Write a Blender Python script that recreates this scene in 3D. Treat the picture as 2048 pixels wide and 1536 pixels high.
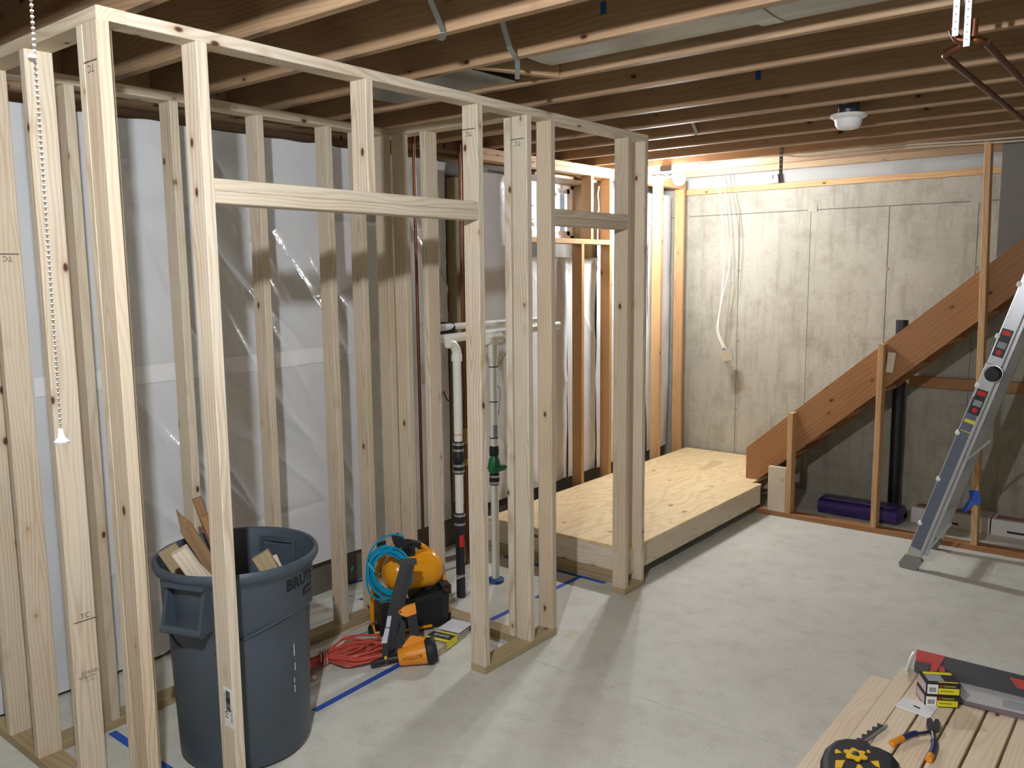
import bpy, bmesh, math, random
from mathutils import Vector, Matrix, noise as mnoise
random.seed(7)
for o in list(bpy.data.objects): bpy.data.objects.remove(o)
S = bpy.context.scene
COL = S.collection
R = math.radians

# ------------------------------------------------------------------ camera
F_PX, PITCH, ROLL, YAW = 1698.2, R(7.432), R(-0.5835), R(38.939)
CAM = Vector((2.4972, -1.2286, 1.8803))
FW = Vector((-math.sin(YAW)*math.cos(PITCH), math.cos(YAW)*math.cos(PITCH), -math.sin(PITCH)))
_rt = Vector((math.cos(YAW), math.sin(YAW), 0)); _up = _rt.cross(FW)
RT = _rt*math.cos(ROLL) + _up*math.sin(ROLL)
UP = -_rt*math.sin(ROLL) + _up*math.cos(ROLL)
cam = bpy.data.cameras.new('camera'); camo = bpy.data.objects.new('camera', cam); COL.objects.link(camo)
cam.sensor_width = 36; cam.lens = F_PX/2048*36; cam.clip_start = .02
camo.matrix_world = Matrix(((RT.x, UP.x, -FW.x, CAM.x), (RT.y, UP.y, -FW.y, CAM.y), (RT.z, UP.z, -FW.z, CAM.z), (0, 0, 0, 1)))
S.camera = camo

def ray(u, v): return FW + RT*((u-1024)/F_PX) - UP*((v-768)/F_PX)
def on(u, v, ax, val):
    d = ray(u, v); i = 'xyz'.index(ax); return CAM + d*((val-CAM[i])/d[i])
def onp(u, v, p, n):
    d = ray(u, v); return CAM + d*((Vector(p)-CAM).dot(n)/d.dot(n))

# ------------------------------------------------------------------ world, exposure
W = bpy.data.worlds.new('world'); S.world = W; W.use_nodes = True
bg = W.node_tree.nodes['Background']
bg.inputs[0].default_value = (.62, .78, 1, 1); bg.inputs[1].default_value = 3.0
vs = S.view_settings; vs.view_transform = 'Standard'; vs.look = 'None'; vs.gamma = 1; vs.use_curve_mapping = False
vs.exposure = 0.95
BULB_NEAR, BULB_FAR, BULB_FILL = 2500.0, 480.0, 70.0   # emission strengths of the near and far lamps and the added fill bulbs

# ------------------------------------------------------------------ materials
MATS = {}
def srgb(c):
    c = [x/255 for x in c]
    return tuple((x/12.92 if x <= .04045 else ((x+.055)/1.055)**2.4) for x in c) + (1,)
class NT:
    def __init__(s, m):
        s.m = m; m.use_nodes = True; s.t = m.node_tree; s.b = s.t.nodes['Principled BSDF']
    def n(s, typ, **kw):
        nd = s.t.nodes.new(typ)
        for k, v in kw.items():
            if k.startswith('i_'):
                nd.inputs[k[2:].replace('_', ' ')].default_value = v
            else: setattr(nd, k, v)
        return nd
    def l(s, a, b): s.t.links.new(a, b)
    def math(s, op, a, b=None, clamp=False):
        nd = s.n('ShaderNodeMath', operation=op, use_clamp=clamp)
        for i, x in enumerate((a, b)):
            if x is None: continue
            if isinstance(x, (int, float)): nd.inputs[i].default_value = x
            else: s.l(x, nd.inputs[i])
        return nd.outputs[0]
    def mix(s, fac, a, b, blend='MIX'):
        nd = s.n('ShaderNodeMix', data_type='RGBA', blend_type=blend)
        for i, x in ((0, fac), (6, a), (7, b)):
            if isinstance(x, (int, float)): nd.inputs[i].default_value = x
            elif isinstance(x, tuple): nd.inputs[i].default_value = x
            else: s.l(x, nd.inputs[i])
        return nd.outputs[2]
    def comb(s, x, y, z):
        nd = s.n('ShaderNodeCombineXYZ')
        for i, a in enumerate((x, y, z)):
            if isinstance(a, (int, float)): nd.inputs[i].default_value = a
            else: s.l(a, nd.inputs[i])
        return nd.outputs[0]
    def noise(s, vec, scale, detail=3, rough=.55):
        nd = s.n('ShaderNodeTexNoise'); nd.inputs['Scale'].default_value = scale
        nd.inputs['Detail'].default_value = detail; nd.inputs['Roughness'].default_value = rough
        if vec is not None: s.l(vec, nd.inputs['Vector'])
        return nd.outputs['Fac']
    def ramp(s, fac, p0, p1, c0=(0, 0, 0, 1), c1=(1, 1, 1, 1)):
        nd = s.n('ShaderNodeValToRGB'); e = nd.color_ramp.elements
        e[0].position = p0; e[1].position = p1; e[0].color = c0; e[1].color = c1
        s.l(fac, nd.inputs[0]); return nd.outputs[0]
    def bump(s, h, strength=.2, dist=.002):
        nd = s.n('ShaderNodeBump'); nd.inputs['Strength'].default_value = strength; nd.inputs['Distance'].default_value = dist
        s.l(h, nd.inputs['Height']); s.l(nd.outputs[0], s.b.inputs['Normal'])

def M(name, rgb, rough=.55, metal=0., var=.12, scale=9., spec=.5, bump=0., alpha=1., emit=None):
    if name in MATS: return MATS[name]
    m = bpy.data.materials.new(name); k = NT(m)
    c = srgb(rgb)
    tc = k.n('ShaderNodeTexCoord')
    f = k.noise(tc.outputs['Object'], scale, 4)
    lo = tuple(x*(1-var) for x in c[:3])+(1,); hi = tuple(min(1, x*(1+var)) for x in c[:3])+(1,)
    k.l(k.mix(f, lo, hi), k.b.inputs['Base Color'])
    k.b.inputs['Roughness'].default_value = rough; k.b.inputs['Metallic'].default_value = metal
    k.b.inputs['Specular IOR Level'].default_value = spec; k.b.inputs['Alpha'].default_value = alpha
    if bump: k.bump(k.noise(tc.outputs['Object'], scale*12, 3), bump)
    if emit:
        k.b.inputs['Emission Color'].default_value = emit[0]; k.b.inputs['Emission Strength'].default_value = emit[1]
    MATS[name] = m; return m

def WOOD(name, ca, cb, ring, knot=(86, 54, 34), ringf=460., ringamt=.5, knotcut=.72):
    """sawn lumber: long axis = local Z; growth rings, fibre and knots from object coordinates"""
    if name in MATS: return MATS[name]
    m = bpy.data.materials.new(name); k = NT(m)
    tc = k.n('ShaderNodeTexCoord'); oi = k.n('ShaderNodeObjectInfo'); rnd = oi.outputs['Random']
    sp = k.n('ShaderNodeSeparateXYZ'); k.l(tc.outputs['Object'], sp.inputs[0]); x, y, z = sp.outputs
    r1 = k.math('MULTIPLY', rnd, 37.3); r2 = k.math('MULTIPLY', rnd, 91.7); r3 = k.math('MULTIPLY', rnd, 53.1)
    def sc(a, f, o): return k.math('ADD', k.math('MULTIPLY', a, f), o)
    n1 = k.noise(k.comb(sc(x, 3., r1), sc(y, 3., r2), sc(z, 1.05, r3)), 1.0, 2)
    ox = k.math('ADD', x, k.math('SUBTRACT', k.math('MULTIPLY', k.math('FRACT', r1), .12), .06))
    oy = k.math('ADD', y, k.math('ADD', k.math('MULTIPLY', k.math('FRACT', r2), .05), .012))
    rad = k.math('SQRT', k.math('ADD', k.math('MULTIPLY', ox, ox), k.math('MULTIPLY', oy, oy)))
    rad = k.math('ADD', rad, k.math('MULTIPLY', n1, .12))
    ringv = k.math('ADD', k.math('MULTIPLY', k.math('SINE', k.math('MULTIPLY', rad, ringf)), .5), .5)
    ringv = k.math('POWER', ringv, 2.2)
    fib = k.noise(k.comb(sc(x, 260, r1), sc(y, 260, r2), sc(z, 5, r3)), 1.0, 3)
    blot = k.noise(k.comb(sc(x, 5, r3), sc(y, 5, r1), sc(z, 1.6, r2)), 1.0, 2)
    base = k.mix(k.math('FRACT', k.math('MULTIPLY', rnd, 17.17)), srgb(ca), srgb(cb))
    base = k.mix(k.math('MULTIPLY', k.math('MULTIPLY', ringv, ringamt), k.math('ADD', k.math('MULTIPLY', k.ramp(blot, .3, .7), .75), .3)), base, srgb(ring))
    base = k.mix(k.math('MULTIPLY', k.math('FRACT', k.math('MULTIPLY', rnd, 5.31)), .28), base, srgb(ring))
    base = k.mix(k.ramp(fib, .35, .7), base, k.mix(.22, base, srgb(ring)))
    base = k.mix(k.math('MULTIPLY', k.ramp(blot, .5, .8), .3), base, srgb(ring))
    vo = k.n('ShaderNodeTexVoronoi'); vo.inputs['Scale'].default_value = 1.
    k.l(k.comb(sc(x, 12, r2), sc(y, 12, r3), sc(z, 6.5, r1)), vo.inputs['Vector'])
    cs = k.n('ShaderNodeSeparateColor'); k.l(vo.outputs['Color'], cs.inputs[0])
    sel = k.math('GREATER_THAN', cs.outputs[0], knotcut)
    inner = k.math('MULTIPLY', sel, k.ramp(vo.outputs['Distance'], .07, .13, (1, 1, 1, 1), (0, 0, 0, 1)))
    halo = k.math('MULTIPLY', sel, k.ramp(vo.outputs['Distance'], .1, .3, (.45, .45, .45, 1), (0, 0, 0, 1)))
    base = k.mix(halo, base, srgb(ring)); base = k.mix(inner, base, srgb(knot))
    k.l(base, k.b.inputs['Base Color']); k.b.inputs['Roughness'].default_value = .62
    k.b.inputs['Specular IOR Level'].default_value = .3
    k.bump(fib, .12, .001)
    MATS[name] = m; return m

W_NEW = WOOD('new_pine', (228, 218, 198), (212, 200, 176), (176, 148, 114), knotcut=.62, ringamt=.6)
W_OLD = WOOD('aged_fir', (210, 172, 124), (198, 158, 110), (164, 116, 74), (80, 44, 26), ringamt=.55)
W_STR = WOOD('stringer_fir', (174, 128, 84), (166, 120, 78), (132, 86, 52), (72, 36, 24), ringf=210, ringamt=.5, knotcut=.55)
W_JST = WOOD('joist_fir', (180, 150, 116), (166, 135, 102), (130, 98, 71), (58, 34, 22), ringamt=.5)
W_TRT = WOOD('treated_pine', (188, 170, 132), (178, 158, 120), (142, 118, 84))
W_GRY = WOOD('weathered_board', (166, 136, 98), (150, 120, 84), (112, 82, 54))

def concrete(name, ca, cb, dark, streak=0., rough=.75, patch=.5):
    m = bpy.data.materials.new(name); k = NT(m)
    g = k.n('ShaderNodeNewGeometry'); pos = g.outputs['Position']
    n1 = k.noise(pos, 1.3, 4, .6); n2 = k.noise(pos, 7, 5, .65); n3 = k.noise(pos, 60, 3, .6)
    c = k.mix(k.ramp(n1, .3, .72), srgb(ca), srgb(cb))
    c = k.mix(k.math('MULTIPLY', k.ramp(n2, .48, .75), patch), c, srgb(dark))
    if streak:
        sp = k.n('ShaderNodeSeparateXYZ'); k.l(pos, sp.inputs[0])
        st = k.noise(k.comb(k.math('MULTIPLY', sp.outputs[0], 14), k.math('MULTIPLY', sp.outputs[1], 14), k.math('MULTIPLY', sp.outputs[2], 1.4)), 1, 4, .7)
        c = k.mix(k.math('MULTIPLY', k.ramp(st, .5, .75), streak), c, srgb(dark))
    vo = k.n('ShaderNodeTexVoronoi'); vo.inputs['Scale'].default_value = 26; k.l(pos, vo.inputs['Vector'])
    cs = k.n('ShaderNodeSeparateColor'); k.l(vo.outputs['Color'], cs.inputs[0])
    pit = k.math('MULTIPLY', k.math('GREATER_THAN', cs.outputs[0], .8), k.ramp(vo.outputs['Distance'], .05, .14, (1, 1, 1, 1), (0, 0, 0, 1)))
    c = k.mix(k.math('MULTIPLY', pit, .55), c, srgb(tuple(int(v*.5) for v in dark)))
    c = k.mix(k.math('MULTIPLY', k.ramp(n3, .45, .8), .25), c, srgb(dark))
    k.l(c, k.b.inputs['Base Color']); k.b.inputs['Roughness'].default_value = rough
    k.b.inputs['Specular IOR Level'].default_value = .3
    k.bump(k.math('ADD', n3, k.math('MULTIPLY', n2, 1.5)), .18, .004)
    MATS[name] = m; return m
C_FLOOR = concrete('floor_concrete', (214, 214, 202), (198, 197, 184), (170, 165, 151), patch=.45, rough=.6)
C_WALL = concrete('wall_concrete', (174, 169, 153), (156, 151, 135), (120, 111, 93), streak=.55)
C_DARK = concrete('foundation_concrete', (120, 114, 104), (100, 96, 88), (76, 70, 62), streak=.3)

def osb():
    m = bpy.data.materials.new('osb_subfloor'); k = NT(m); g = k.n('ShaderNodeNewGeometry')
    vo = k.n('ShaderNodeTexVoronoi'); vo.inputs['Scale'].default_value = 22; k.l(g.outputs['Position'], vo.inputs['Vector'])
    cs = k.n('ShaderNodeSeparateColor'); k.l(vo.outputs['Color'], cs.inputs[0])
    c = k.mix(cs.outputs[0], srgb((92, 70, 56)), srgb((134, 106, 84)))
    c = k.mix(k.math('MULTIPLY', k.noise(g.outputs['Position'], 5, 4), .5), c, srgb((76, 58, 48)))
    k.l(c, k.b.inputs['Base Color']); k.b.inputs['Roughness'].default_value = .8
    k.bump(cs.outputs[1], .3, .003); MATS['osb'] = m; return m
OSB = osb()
def ply():
    m = bpy.data.materials.new('plywood'); k = NT(m); tc = k.n('ShaderNodeTexCoord')
    sp = k.n('ShaderNodeSeparateXYZ'); k.l(tc.outputs['Object'], sp.inputs[0]); x, y, z = sp.outputs
    a = k.noise(k.comb(k.math('MULTIPLY', x, 3.2), k.math('MULTIPLY', y, .7), 0), 1, 2)
    w = k.math('ADD', k.math('MULTIPLY', k.math('SINE', k.math('MULTIPLY', k.math('ADD', k.math('MULTIPLY', x, .35), a), 95)), .5), .5)
    f = k.noise(k.comb(k.math('MULTIPLY', x, 160), k.math('MULTIPLY', y, 4), 0), 1, 3)
    c = k.mix(k.math('MULTIPLY', k.math('POWER', w, 2), .5), srgb((232, 210, 164)), srgb((208, 172, 116)))
    c = k.mix(k.math('MULTIPLY', k.ramp(f, .4, .7), .25), c, srgb((196, 150, 88)))
    vo = k.n('ShaderNodeTexVoronoi'); vo.inputs['Scale'].default_value = 1
    k.l(k.comb(k.math('MULTIPLY', x, 6.5), k.math('MULTIPLY', y, 4), 0), vo.inputs['Vector'])
    cs = k.n('ShaderNodeSeparateColor'); k.l(vo.outputs['Color'], cs.inputs[0])
    kn = k.math('MULTIPLY', k.math('GREATER_THAN', cs.outputs[0], .45), k.ramp(vo.outputs['Distance'], .07, .14, (1, 1, 1, 1), (0, 0, 0, 1)))
    c = k.mix(k.math('MULTIPLY', kn, .75), c, srgb((120, 78, 44)))
    k.l(c, k.b.inputs['Base Color']); k.b.inputs['Roughness'].default_value = .55
    MATS['ply'] = m; return m
PLY = ply()
def foil():
    m = bpy.data.materials.new('white_vinyl_sheet'); k = NT(m); tc = k.n('ShaderNodeTexCoord')
    n = k.noise(tc.outputs['Object'], 2.2, 5, .65); n2 = k.noise(tc.outputs['Object'], 16, 4, .6)
    k.l(k.mix(n, srgb((206, 208, 210)), srgb((226, 227, 226))), k.b.inputs['Base Color'])
    k.b.inputs['Roughness'].default_value = .17; k.b.inputs['Specular IOR Level'].default_value = .8
    k.bump(k.math('ADD', n, k.math('MULTIPLY', n2, .2)), .4, .03)
    MATS['foil'] = m; return m
FOIL = foil()
BLACK = M('black_plastic', (30, 31, 36), .42, var=.15)
RUBBER = M('black_rubber', (22, 24, 30), .6)
PVC = M('white_pvc', (226, 224, 214), .3, var=.04)
COPPER = M('copper', (116, 72, 50), .4, .85, var=.25)
GALV = M('galvanized_steel', (160, 168, 168), .38, .85, var=.12, scale=14)
ALU = M('aluminium', (190, 192, 194), .32, .9, var=.06)
STEEL = M('dark_steel', (84, 86, 90), .4, .8)
WHITE = M('white_enamel', (232, 232, 230), .35, var=.03)
BTAPE = M('blue_tape', (38, 84, 178), .6, var=.15, scale=30)
ORANGE = M('orange_paint', (232, 156, 20), .25, var=.05)
ORANGE2 = M('orange_plastic', (236, 148, 38), .35, var=.06)
TEAL = M('teal_hose', (14, 150, 190), .25, var=.1)
CORDRED = M('red_cord', (202, 84, 70), .5, var=.15, scale=30)
CORDPINK = M('pale_cord', (206, 150, 130), .5)
BINBLUE = M('grey_blue_plastic', (70, 80, 90), .5, var=.14, scale=5, bump=.05)
GREEN = M('green_valve', (18, 110, 66), .35)
BLUEPL = M('blue_plastic', (24, 82, 136), .4)
RED = M('red_plastic', (206, 40, 36), .3)
YEL = M('yellow_print', (226, 214, 40), .5, var=.05)
YELP = M('yellow_plastic', (240, 190, 30), .4, var=.05)
INK = M('black_ink', (24, 24, 26), .7)
PAPER = M('white_paper', (232, 232, 228), .7, var=.03)
GREYINK = M('grey_print', (150, 152, 158), .7)
STAMP = M('brown_stamp_ink', (84, 70, 58), .8)
CABLE = M('white_cable', (222, 216, 198), .45)
CLEAR = M('clear_film', (235, 238, 240), .08, alpha=.08, var=.02, spec=.9)
PURPLE = M('purple_film', (54, 36, 100), .28, var=.3, scale=14)
FOAM = M('grey_board', (168, 164, 156), .8, var=.05)
DRYW = M('bare_drywall', (120, 114, 106), .85, var=.08)

# ------------------------------------------------------------------ mesh helpers
class MB:
    def __init__(s): s.v = []; s.f = []; s.sm = []
    def add(s, vs, fs, smooth=False):
        n = len(s.v); s.v += [Vector(p) for p in vs]; s.f += [tuple(i+n for i in f) for f in fs]; s.sm += [smooth]*len(fs); return s
    def box(s, a, b, mat=None):
        x0, y0, z0 = [min(p, q) for p, q in zip(a, b)]; x1, y1, z1 = [max(p, q) for p, q in zip(a, b)]
        vs = [(x0, y0, z0), (x1, y0, z0), (x1, y1, z0), (x0, y1, z0), (x0, y0, z1), (x1, y0, z1), (x1, y1, z1), (x0, y1, z1)]
        if mat is not None: vs = [mat @ Vector(p) for p in vs]
        return s.add(vs, [(0, 3, 2, 1), (4, 5, 6, 7), (0, 1, 5, 4), (1, 2, 6, 5), (2, 3, 7, 6), (3, 0, 4, 7)])
    def prism(s, pts, vec):
        """polygon (list of 3D points) extruded by vec"""
        n = len(pts); pts = [Vector(p) for p in pts]; vec = Vector(vec)
        vs = pts+[p+vec for p in pts]
        fs = [tuple(range(n))[::-1], tuple(range(n, 2*n))]+[(i, (i+1) % n, (i+1) % n+n, i+n) for i in range(n)]
        return s.add(vs, fs)
    def tube(s, path, r, seg=8, closed=False, caps=True):
        path = [Vector(p) for p in path]; n = len(path)
        rs = r if isinstance(r, (list, tuple)) else [r]*n
        t0 = None; vs = []; fs = []
        prev = None
        for i, p in enumerate(path):
            a = path[(i-1) % n] if (closed or i > 0) else p; b = path[(i+1) % n] if (closed or i < n-1) else p
            t = (b-a).normalized()
            if prev is None:
                u = t.orthogonal().normalized()
            else:
                u = (prev-t*prev.dot(t));
                u = u.normalized() if u.length > 1e-6 else t.orthogonal().normalized()
            prev = u; w = t.cross(u)
            for j in range(seg):
                an = 2*math.pi*j/seg; vs.append(p+(u*math.cos(an)+w*math.sin(an))*rs[i])
        for i in range(n if closed else n-1):
            k = (i+1) % n
            for j in range(seg):
                fs.append((i*seg+j, i*seg+(j+1) % seg, k*seg+(j+1) % seg, k*seg+j))
        s.add(vs, fs, True)
        if caps and not closed:
            m = len(s.v)-len(vs)
            s.f += [tuple(m+j for j in range(seg))[::-1], tuple(m+(n-1)*seg+j for j in range(seg))]; s.sm += [False, False]
        return s
    def lathe(s, prof, origin=(0, 0, 0), axis=(0, 0, 1), seg=32, closed=False):
        ax = Vector(axis).normalized(); u = ax.orthogonal().normalized(); w = ax.cross(u); o = Vector(origin)
        vs = []; fs = []
        for r, z in prof:
            for j in range(seg):
                a = 2*math.pi*j/seg; vs.append(o+ax*z+(u*math.cos(a)+w*math.sin(a))*r)
        n = len(prof)
        for i in range(n-1 if not closed else n):
            k = (i+1) % n
            for j in range(seg): fs.append((i*seg+j, i*seg+(j+1) % seg, k*seg+(j+1) % seg, k*seg+j))
        s.add(vs, fs, True)
        m = len(s.v)-len(vs)
        if not closed:
            if prof[0][0] > 1e-5: s.f.append(tuple(m+j for j in range(seg))[::-1]); s.sm.append(False)
            if prof[-1][0] > 1e-5: s.f.append(tuple(m+(n-1)*seg+j for j in range(seg))); s.sm.append(False)
        return s
    def sphere(s, c, r, seg=16, rings=10):
        prof = [(max(1e-4, math.sin(math.pi*i/rings))*r, -math.cos(math.pi*i/rings)*r) for i in range(rings+1)]
        return s.lathe(prof, c, (0, 0, 1), seg)
    def grid(s, fn, nu, nv, smooth=True):
        vs = [fn(i/nu, j/nv) for j in range(nv+1) for i in range(nu+1)]
        fs = [(j*(nu+1)+i, j*(nu+1)+i+1, (j+1)*(nu+1)+i+1, (j+1)*(nu+1)+i) for j in range(nv) for i in range(nu)]
        return s.add(vs, fs, smooth)

def wmat(o):
    return Matrix.LocRotScale(o.location, o.rotation_quaternion if o.rotation_mode == 'QUATERNION' else None, None)
def tag(o, label, cat, group=None, kind=None):
    if label: o['label'] = label
    if cat: o['category'] = cat
    if group: o['group'] = group
    if kind: o['kind'] = kind
    return o
def thing(name, label, cat, loc, group=None):
    o = bpy.data.objects.new(name, None); o.empty_display_size = .05; o.location = loc; COL.objects.link(o)
    return tag(o, label, cat, group)
def link(name, me, mat, parent, loc, rot=None):
    if not me.materials: me.materials.append(mat)
    o = bpy.data.objects.new(name, me); COL.objects.link(o)
    o.location = loc
    if parent: o.parent = parent; o.matrix_parent_inverse = wmat(parent).inverted()
    if rot is not None: o.rotation_mode = 'QUATERNION'; o.rotation_quaternion = rot
    return o
def build(name, mb, mat, parent=None, origin=None, sharp=True):
    lo = Vector([min(p[i] for p in mb.v) for i in range(3)]); hi = Vector([max(p[i] for p in mb.v) for i in range(3)])
    c = Vector(origin) if origin is not None else (lo+hi)/2
    me = bpy.data.meshes.new(name); me.from_pydata([tuple(p-c) for p in mb.v], [], mb.f)
    me.polygons.foreach_set('use_smooth', mb.sm); me.update()
    bm = bmesh.new(); bm.from_mesh(me); bmesh.ops.recalc_face_normals(bm, faces=bm.faces[:]); bm.to_mesh(me); bm.free()
    if sharp and any(mb.sm):
        try: me.set_sharp_from_angle(angle=R(42))
        except Exception: pass
    return link(name, me, mat, parent, c)
_bc = {}
def beam_mesh(w, t, L, ch=.0025):
    key = (round(w, 4), round(t, 4), round(L, 4))
    if key in _bc: return _bc[key]
    a, b = w/2, t/2; ch = min(ch, t*.2)
    sec = [(-a+ch, -b), (a-ch, -b), (a, -b+ch), (a, b-ch), (a-ch, b), (-a+ch, b), (-a, b-ch), (-a, -b+ch)]
    vs = [(x, y, -L/2) for x, y in sec]+[(x, y, L/2) for x, y in sec]
    fs = [tuple(range(8))[::-1], tuple(range(8, 16))]+[(i, (i+1) % 8, (i+1) % 8+8, i+8) for i in range(8)]
    me = bpy.data.meshes.new('board'); me.from_pydata(vs, [], fs); me.update(); _bc[key] = me; return me
def beam(name, p0, p1, w, t, wdir, mat, parent=None):
    """board from p0 to p1, width w along wdir, thickness t"""
    p0, p1 = Vector(p0), Vector(p1); z = (p1-p0).normalized(); x = Vector(wdir); x = (x-z*x.dot(z)).normalized(); y = z.cross(x)
    q = Matrix((x, y, z)).transposed().to_quaternion()
    me = beam_mesh(w, t, (p1-p0).length)
    if me.materials and me.materials[0] != mat: me = me.copy(); me.materials.clear()
    return link(name, me, mat, parent, (p0+p1)/2, q)
def board(name, xs, ys, zs, mat, parent=None):
    """axis-aligned board; the longest side is the grain direction"""
    d = [('x', xs), ('y', ys), ('z', zs)]; d = [(abs(b-a), k, min(a, b), max(a, b)) for k, (a, b) in d]
    order = sorted(range(3), key=lambda i: -d[i][0]); li, wi, ti = order
    c = [(e[2]+e[3])/2 for e in d]; p0 = Vector(c); p1 = Vector(c); p0[li] = d[li][2]; p1[li] = d[li][3]
    wd = Vector((0, 0, 0)); wd[wi] = 1
    return beam(name, p0, p1, d[wi][0], d[ti][0], wd, mat, parent)
def text_mb(s, size, origin, right, up, lift=.0006, center=True, bend=None, bold=0.):
    cu = bpy.data.curves.new('t', 'FONT'); cu.body = s; cu.size = size; cu.resolution_u = 2; cu.offset = bold
    o = bpy.data.objects.new('t', cu); COL.objects.link(o)
    dg = bpy.context.evaluated_depsgraph_get(); me = bpy.data.meshes.new_from_object(o.evaluated_get(dg))
    vs = [v.co.copy() for v in me.vertices]; fs = [tuple(p.vertices) for p in me.polygons]
    bpy.data.objects.remove(o); bpy.data.curves.remove(cu); bpy.data.meshes.remove(me)
    right = Vector(right).normalized(); up = Vector(up).normalized(); nrm = right.cross(up)
    if center:
        cx = (min(v.x for v in vs)+max(v.x for v in vs))/2; cy = (min(v.y for v in vs)+max(v.y for v in vs))/2
    else: cx = cy = 0
    mb = MB()
    if bend: mb.add([bend(v.x-cx, v.y-cy) for v in vs], fs)
    else: mb.add([Vector(origin)+right*(v.x-cx)+up*(v.y-cy)+nrm*lift for v in vs], fs)
    return mb
def text(name, s, size, origin, right, up, mat, parent, lift=.0006, bend=None):
    return build(name, text_mb(s, size, origin, right, up, lift, True, bend), mat, parent, sharp=False)
def spline(pts, n=8):
    """Catmull-Rom through the points"""
    pts = [Vector(p) for p in pts]; P = [pts[0]*2-pts[1]]+pts+[pts[-1]*2-pts[-2]]; out = []
    for i in range(1, len(P)-2):
        a, b, c, d = P[i-1:i+3]
        for k in range(n):
            t = k/n; out.append(.5*((2*b)+(c-a)*t+(2*a-5*b+4*c-d)*t*t+(3*b-a-3*c+d)*t**3))
    out.append(pts[-1]); return out

# ------------------------------------------------------------------ the setting
ZJ = 2.69; ZS = 2.925          # underside of the joists, underside of the subfloor
XL, YB, XR, YN = -1.45, 5.93, 5.2, -3.6
fl = MB(); g0, g1 = 1.900, 1.905
fl.box((XL-.3, YN-.2, -.15), (XR+.2, g0, 0)); fl.box((XL-.3, g1, -.15), (XR+.2, YB+.2, 0)); fl.box((XL-.3, g0, -.15), (XR+.2, g1, -.006))
tag(build('floor', fl, C_FLOOR), 'grey concrete slab floor with a straight saw-cut joint', 'floor', kind='structure')
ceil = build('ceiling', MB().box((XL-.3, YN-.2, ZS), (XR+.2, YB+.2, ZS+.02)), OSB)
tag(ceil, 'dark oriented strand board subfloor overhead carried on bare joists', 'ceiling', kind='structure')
for y in (-3.1, -2.7, -2.3, -1.9, -1.48, -1.07, -.66, -.25, .155, .56, .97, 1.385, 1.775, 2.17, 2.70, 3.115, 3.51, 3.92, 4.345, 4.74, 5.2, 5.62):
    board('joist', (XL-.02, XR), (y, y+.039), (ZJ, ZS), W_JST, ceil)
# far wall: poured concrete showing its form panels
TIE = M('tie_cement', (140, 131, 114), .85)
wb = build('wall_back', MB().box((XL-.3, YB+.004, -.1), (XR+.2, YB+.2, ZS)), C_DARK)
tag(wb, 'poured concrete wall marked by form panel seams behind the stairs', 'wall', kind='structure')
xs_ = [XL, -1.322, -.698, -.072, .548, 1.176, 1.80, 2.42, 3.04, 3.66, 4.28, XR]
for i in range(len(xs_)-1):
    off = .0 if i % 2 else .0012
    build('concrete_panel', MB().box((xs_[i]+.0025, YB+off, 0), (xs_[i+1]-.0025, YB+.006, 2.372)), C_WALL, wb)
build('concrete_band', MB().box((XL, YB-.002, 2.379), (XR, YB+.006, 2.60)), C_WALL, wb)
build('foam_board', MB().box((XL, YB-.001, 2.602), (XR, YB+.006, 2.9)), FOAM, wb)
for x0, x1 in ((-.1, -.02), (1.12, 1.2), (-1.33, -1.18)):
    build('form_patch', MB().box((x0, YB-.006, 2.36), (x1, YB, 2.415)), C_WALL, wb)
for x in xs_[1:6]:
    for z in (1.885, 1.262, .645):
        a = random.random()*.01
        build('tie_mark', MB().lathe([(.001, .003), (.009, .003), (.016, 0)], (x+a, YB, z), (0, -1, 0), 10), TIE, wb)
tag(build('wall_front', MB().box((XL-.3, YN-.2, -.1), (XR+.2, YN, ZS)), C_WALL), 'concrete wall behind the viewer', 'wall', kind='structure')
tag(build('wall_right', MB().box((XR, YN, -.1), (XR+.2, YB+.1, ZS)), C_WALL), 'concrete wall on the open side of the basement', 'wall', kind='structure')
# left foundation wall with a window opening
wy0, wy1, wz0, wz1 = 3.72, 4.62, 2.13, 2.60
wl = MB().box((XL-.25, YN, -.1), (XL, wy0, 2.62)).box((XL-.25, wy1, -.1), (XL, YB, 2.62)).box((XL-.25, wy0, -.1), (XL, wy1, wz0)).box((XL-.25, wy0, wz1), (XL, wy1, 2.62))
wl = build('wall_left', wl, C_DARK); tag(wl, 'concrete foundation wall behind the white vapour barrier', 'wall', kind='structure')
board('sill_plate', (XL-.14, XL), (YN, YB), (2.62, 2.658), W_JST, wl)
build('rim_board', MB().box((XL-.06, YN, 2.658), (XL-.03, YB, ZS)), W_JST, wl)

# window unit
win = build('window_1', MB().box((XL-.16, wy0, wz0), (XL-.10, wy0+.05, wz1)).box((XL-.16, wy1-.05, wz0), (XL-.10, wy1, wz1)).box((XL-.16, wy0, wz0), (XL-.10, wy1, wz0+.05)).box((XL-.16, wy0, wz1-.05), (XL-.10, wy1, wz1)), WHITE)
tag(win, 'white basement window in the foundation wall above the plywood platform', 'window', kind='structure')
for a, b in ((wy0+.05, (wy0+wy1)/2+.02), ((wy0+wy1)/2-.02, wy1-.05)):
    s_ = build('window_sash', MB().box((XL-.14, a, wz0+.05), (XL-.115, a+.035, wz1-.05)).box((XL-.14, b-.035, wz0+.05), (XL-.115, b, wz1-.05)).box((XL-.14, a, wz0+.05), (XL-.115, b, wz0+.085)).box((XL-.14, a, wz1-.085), (XL-.115, b, wz1-.05)), WHITE, win)
    build('window_pane', MB().box((XL-.13, a+.03, wz0+.08), (XL-.127, b-.03, wz1-.08)), CLEAR, s_)
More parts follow.
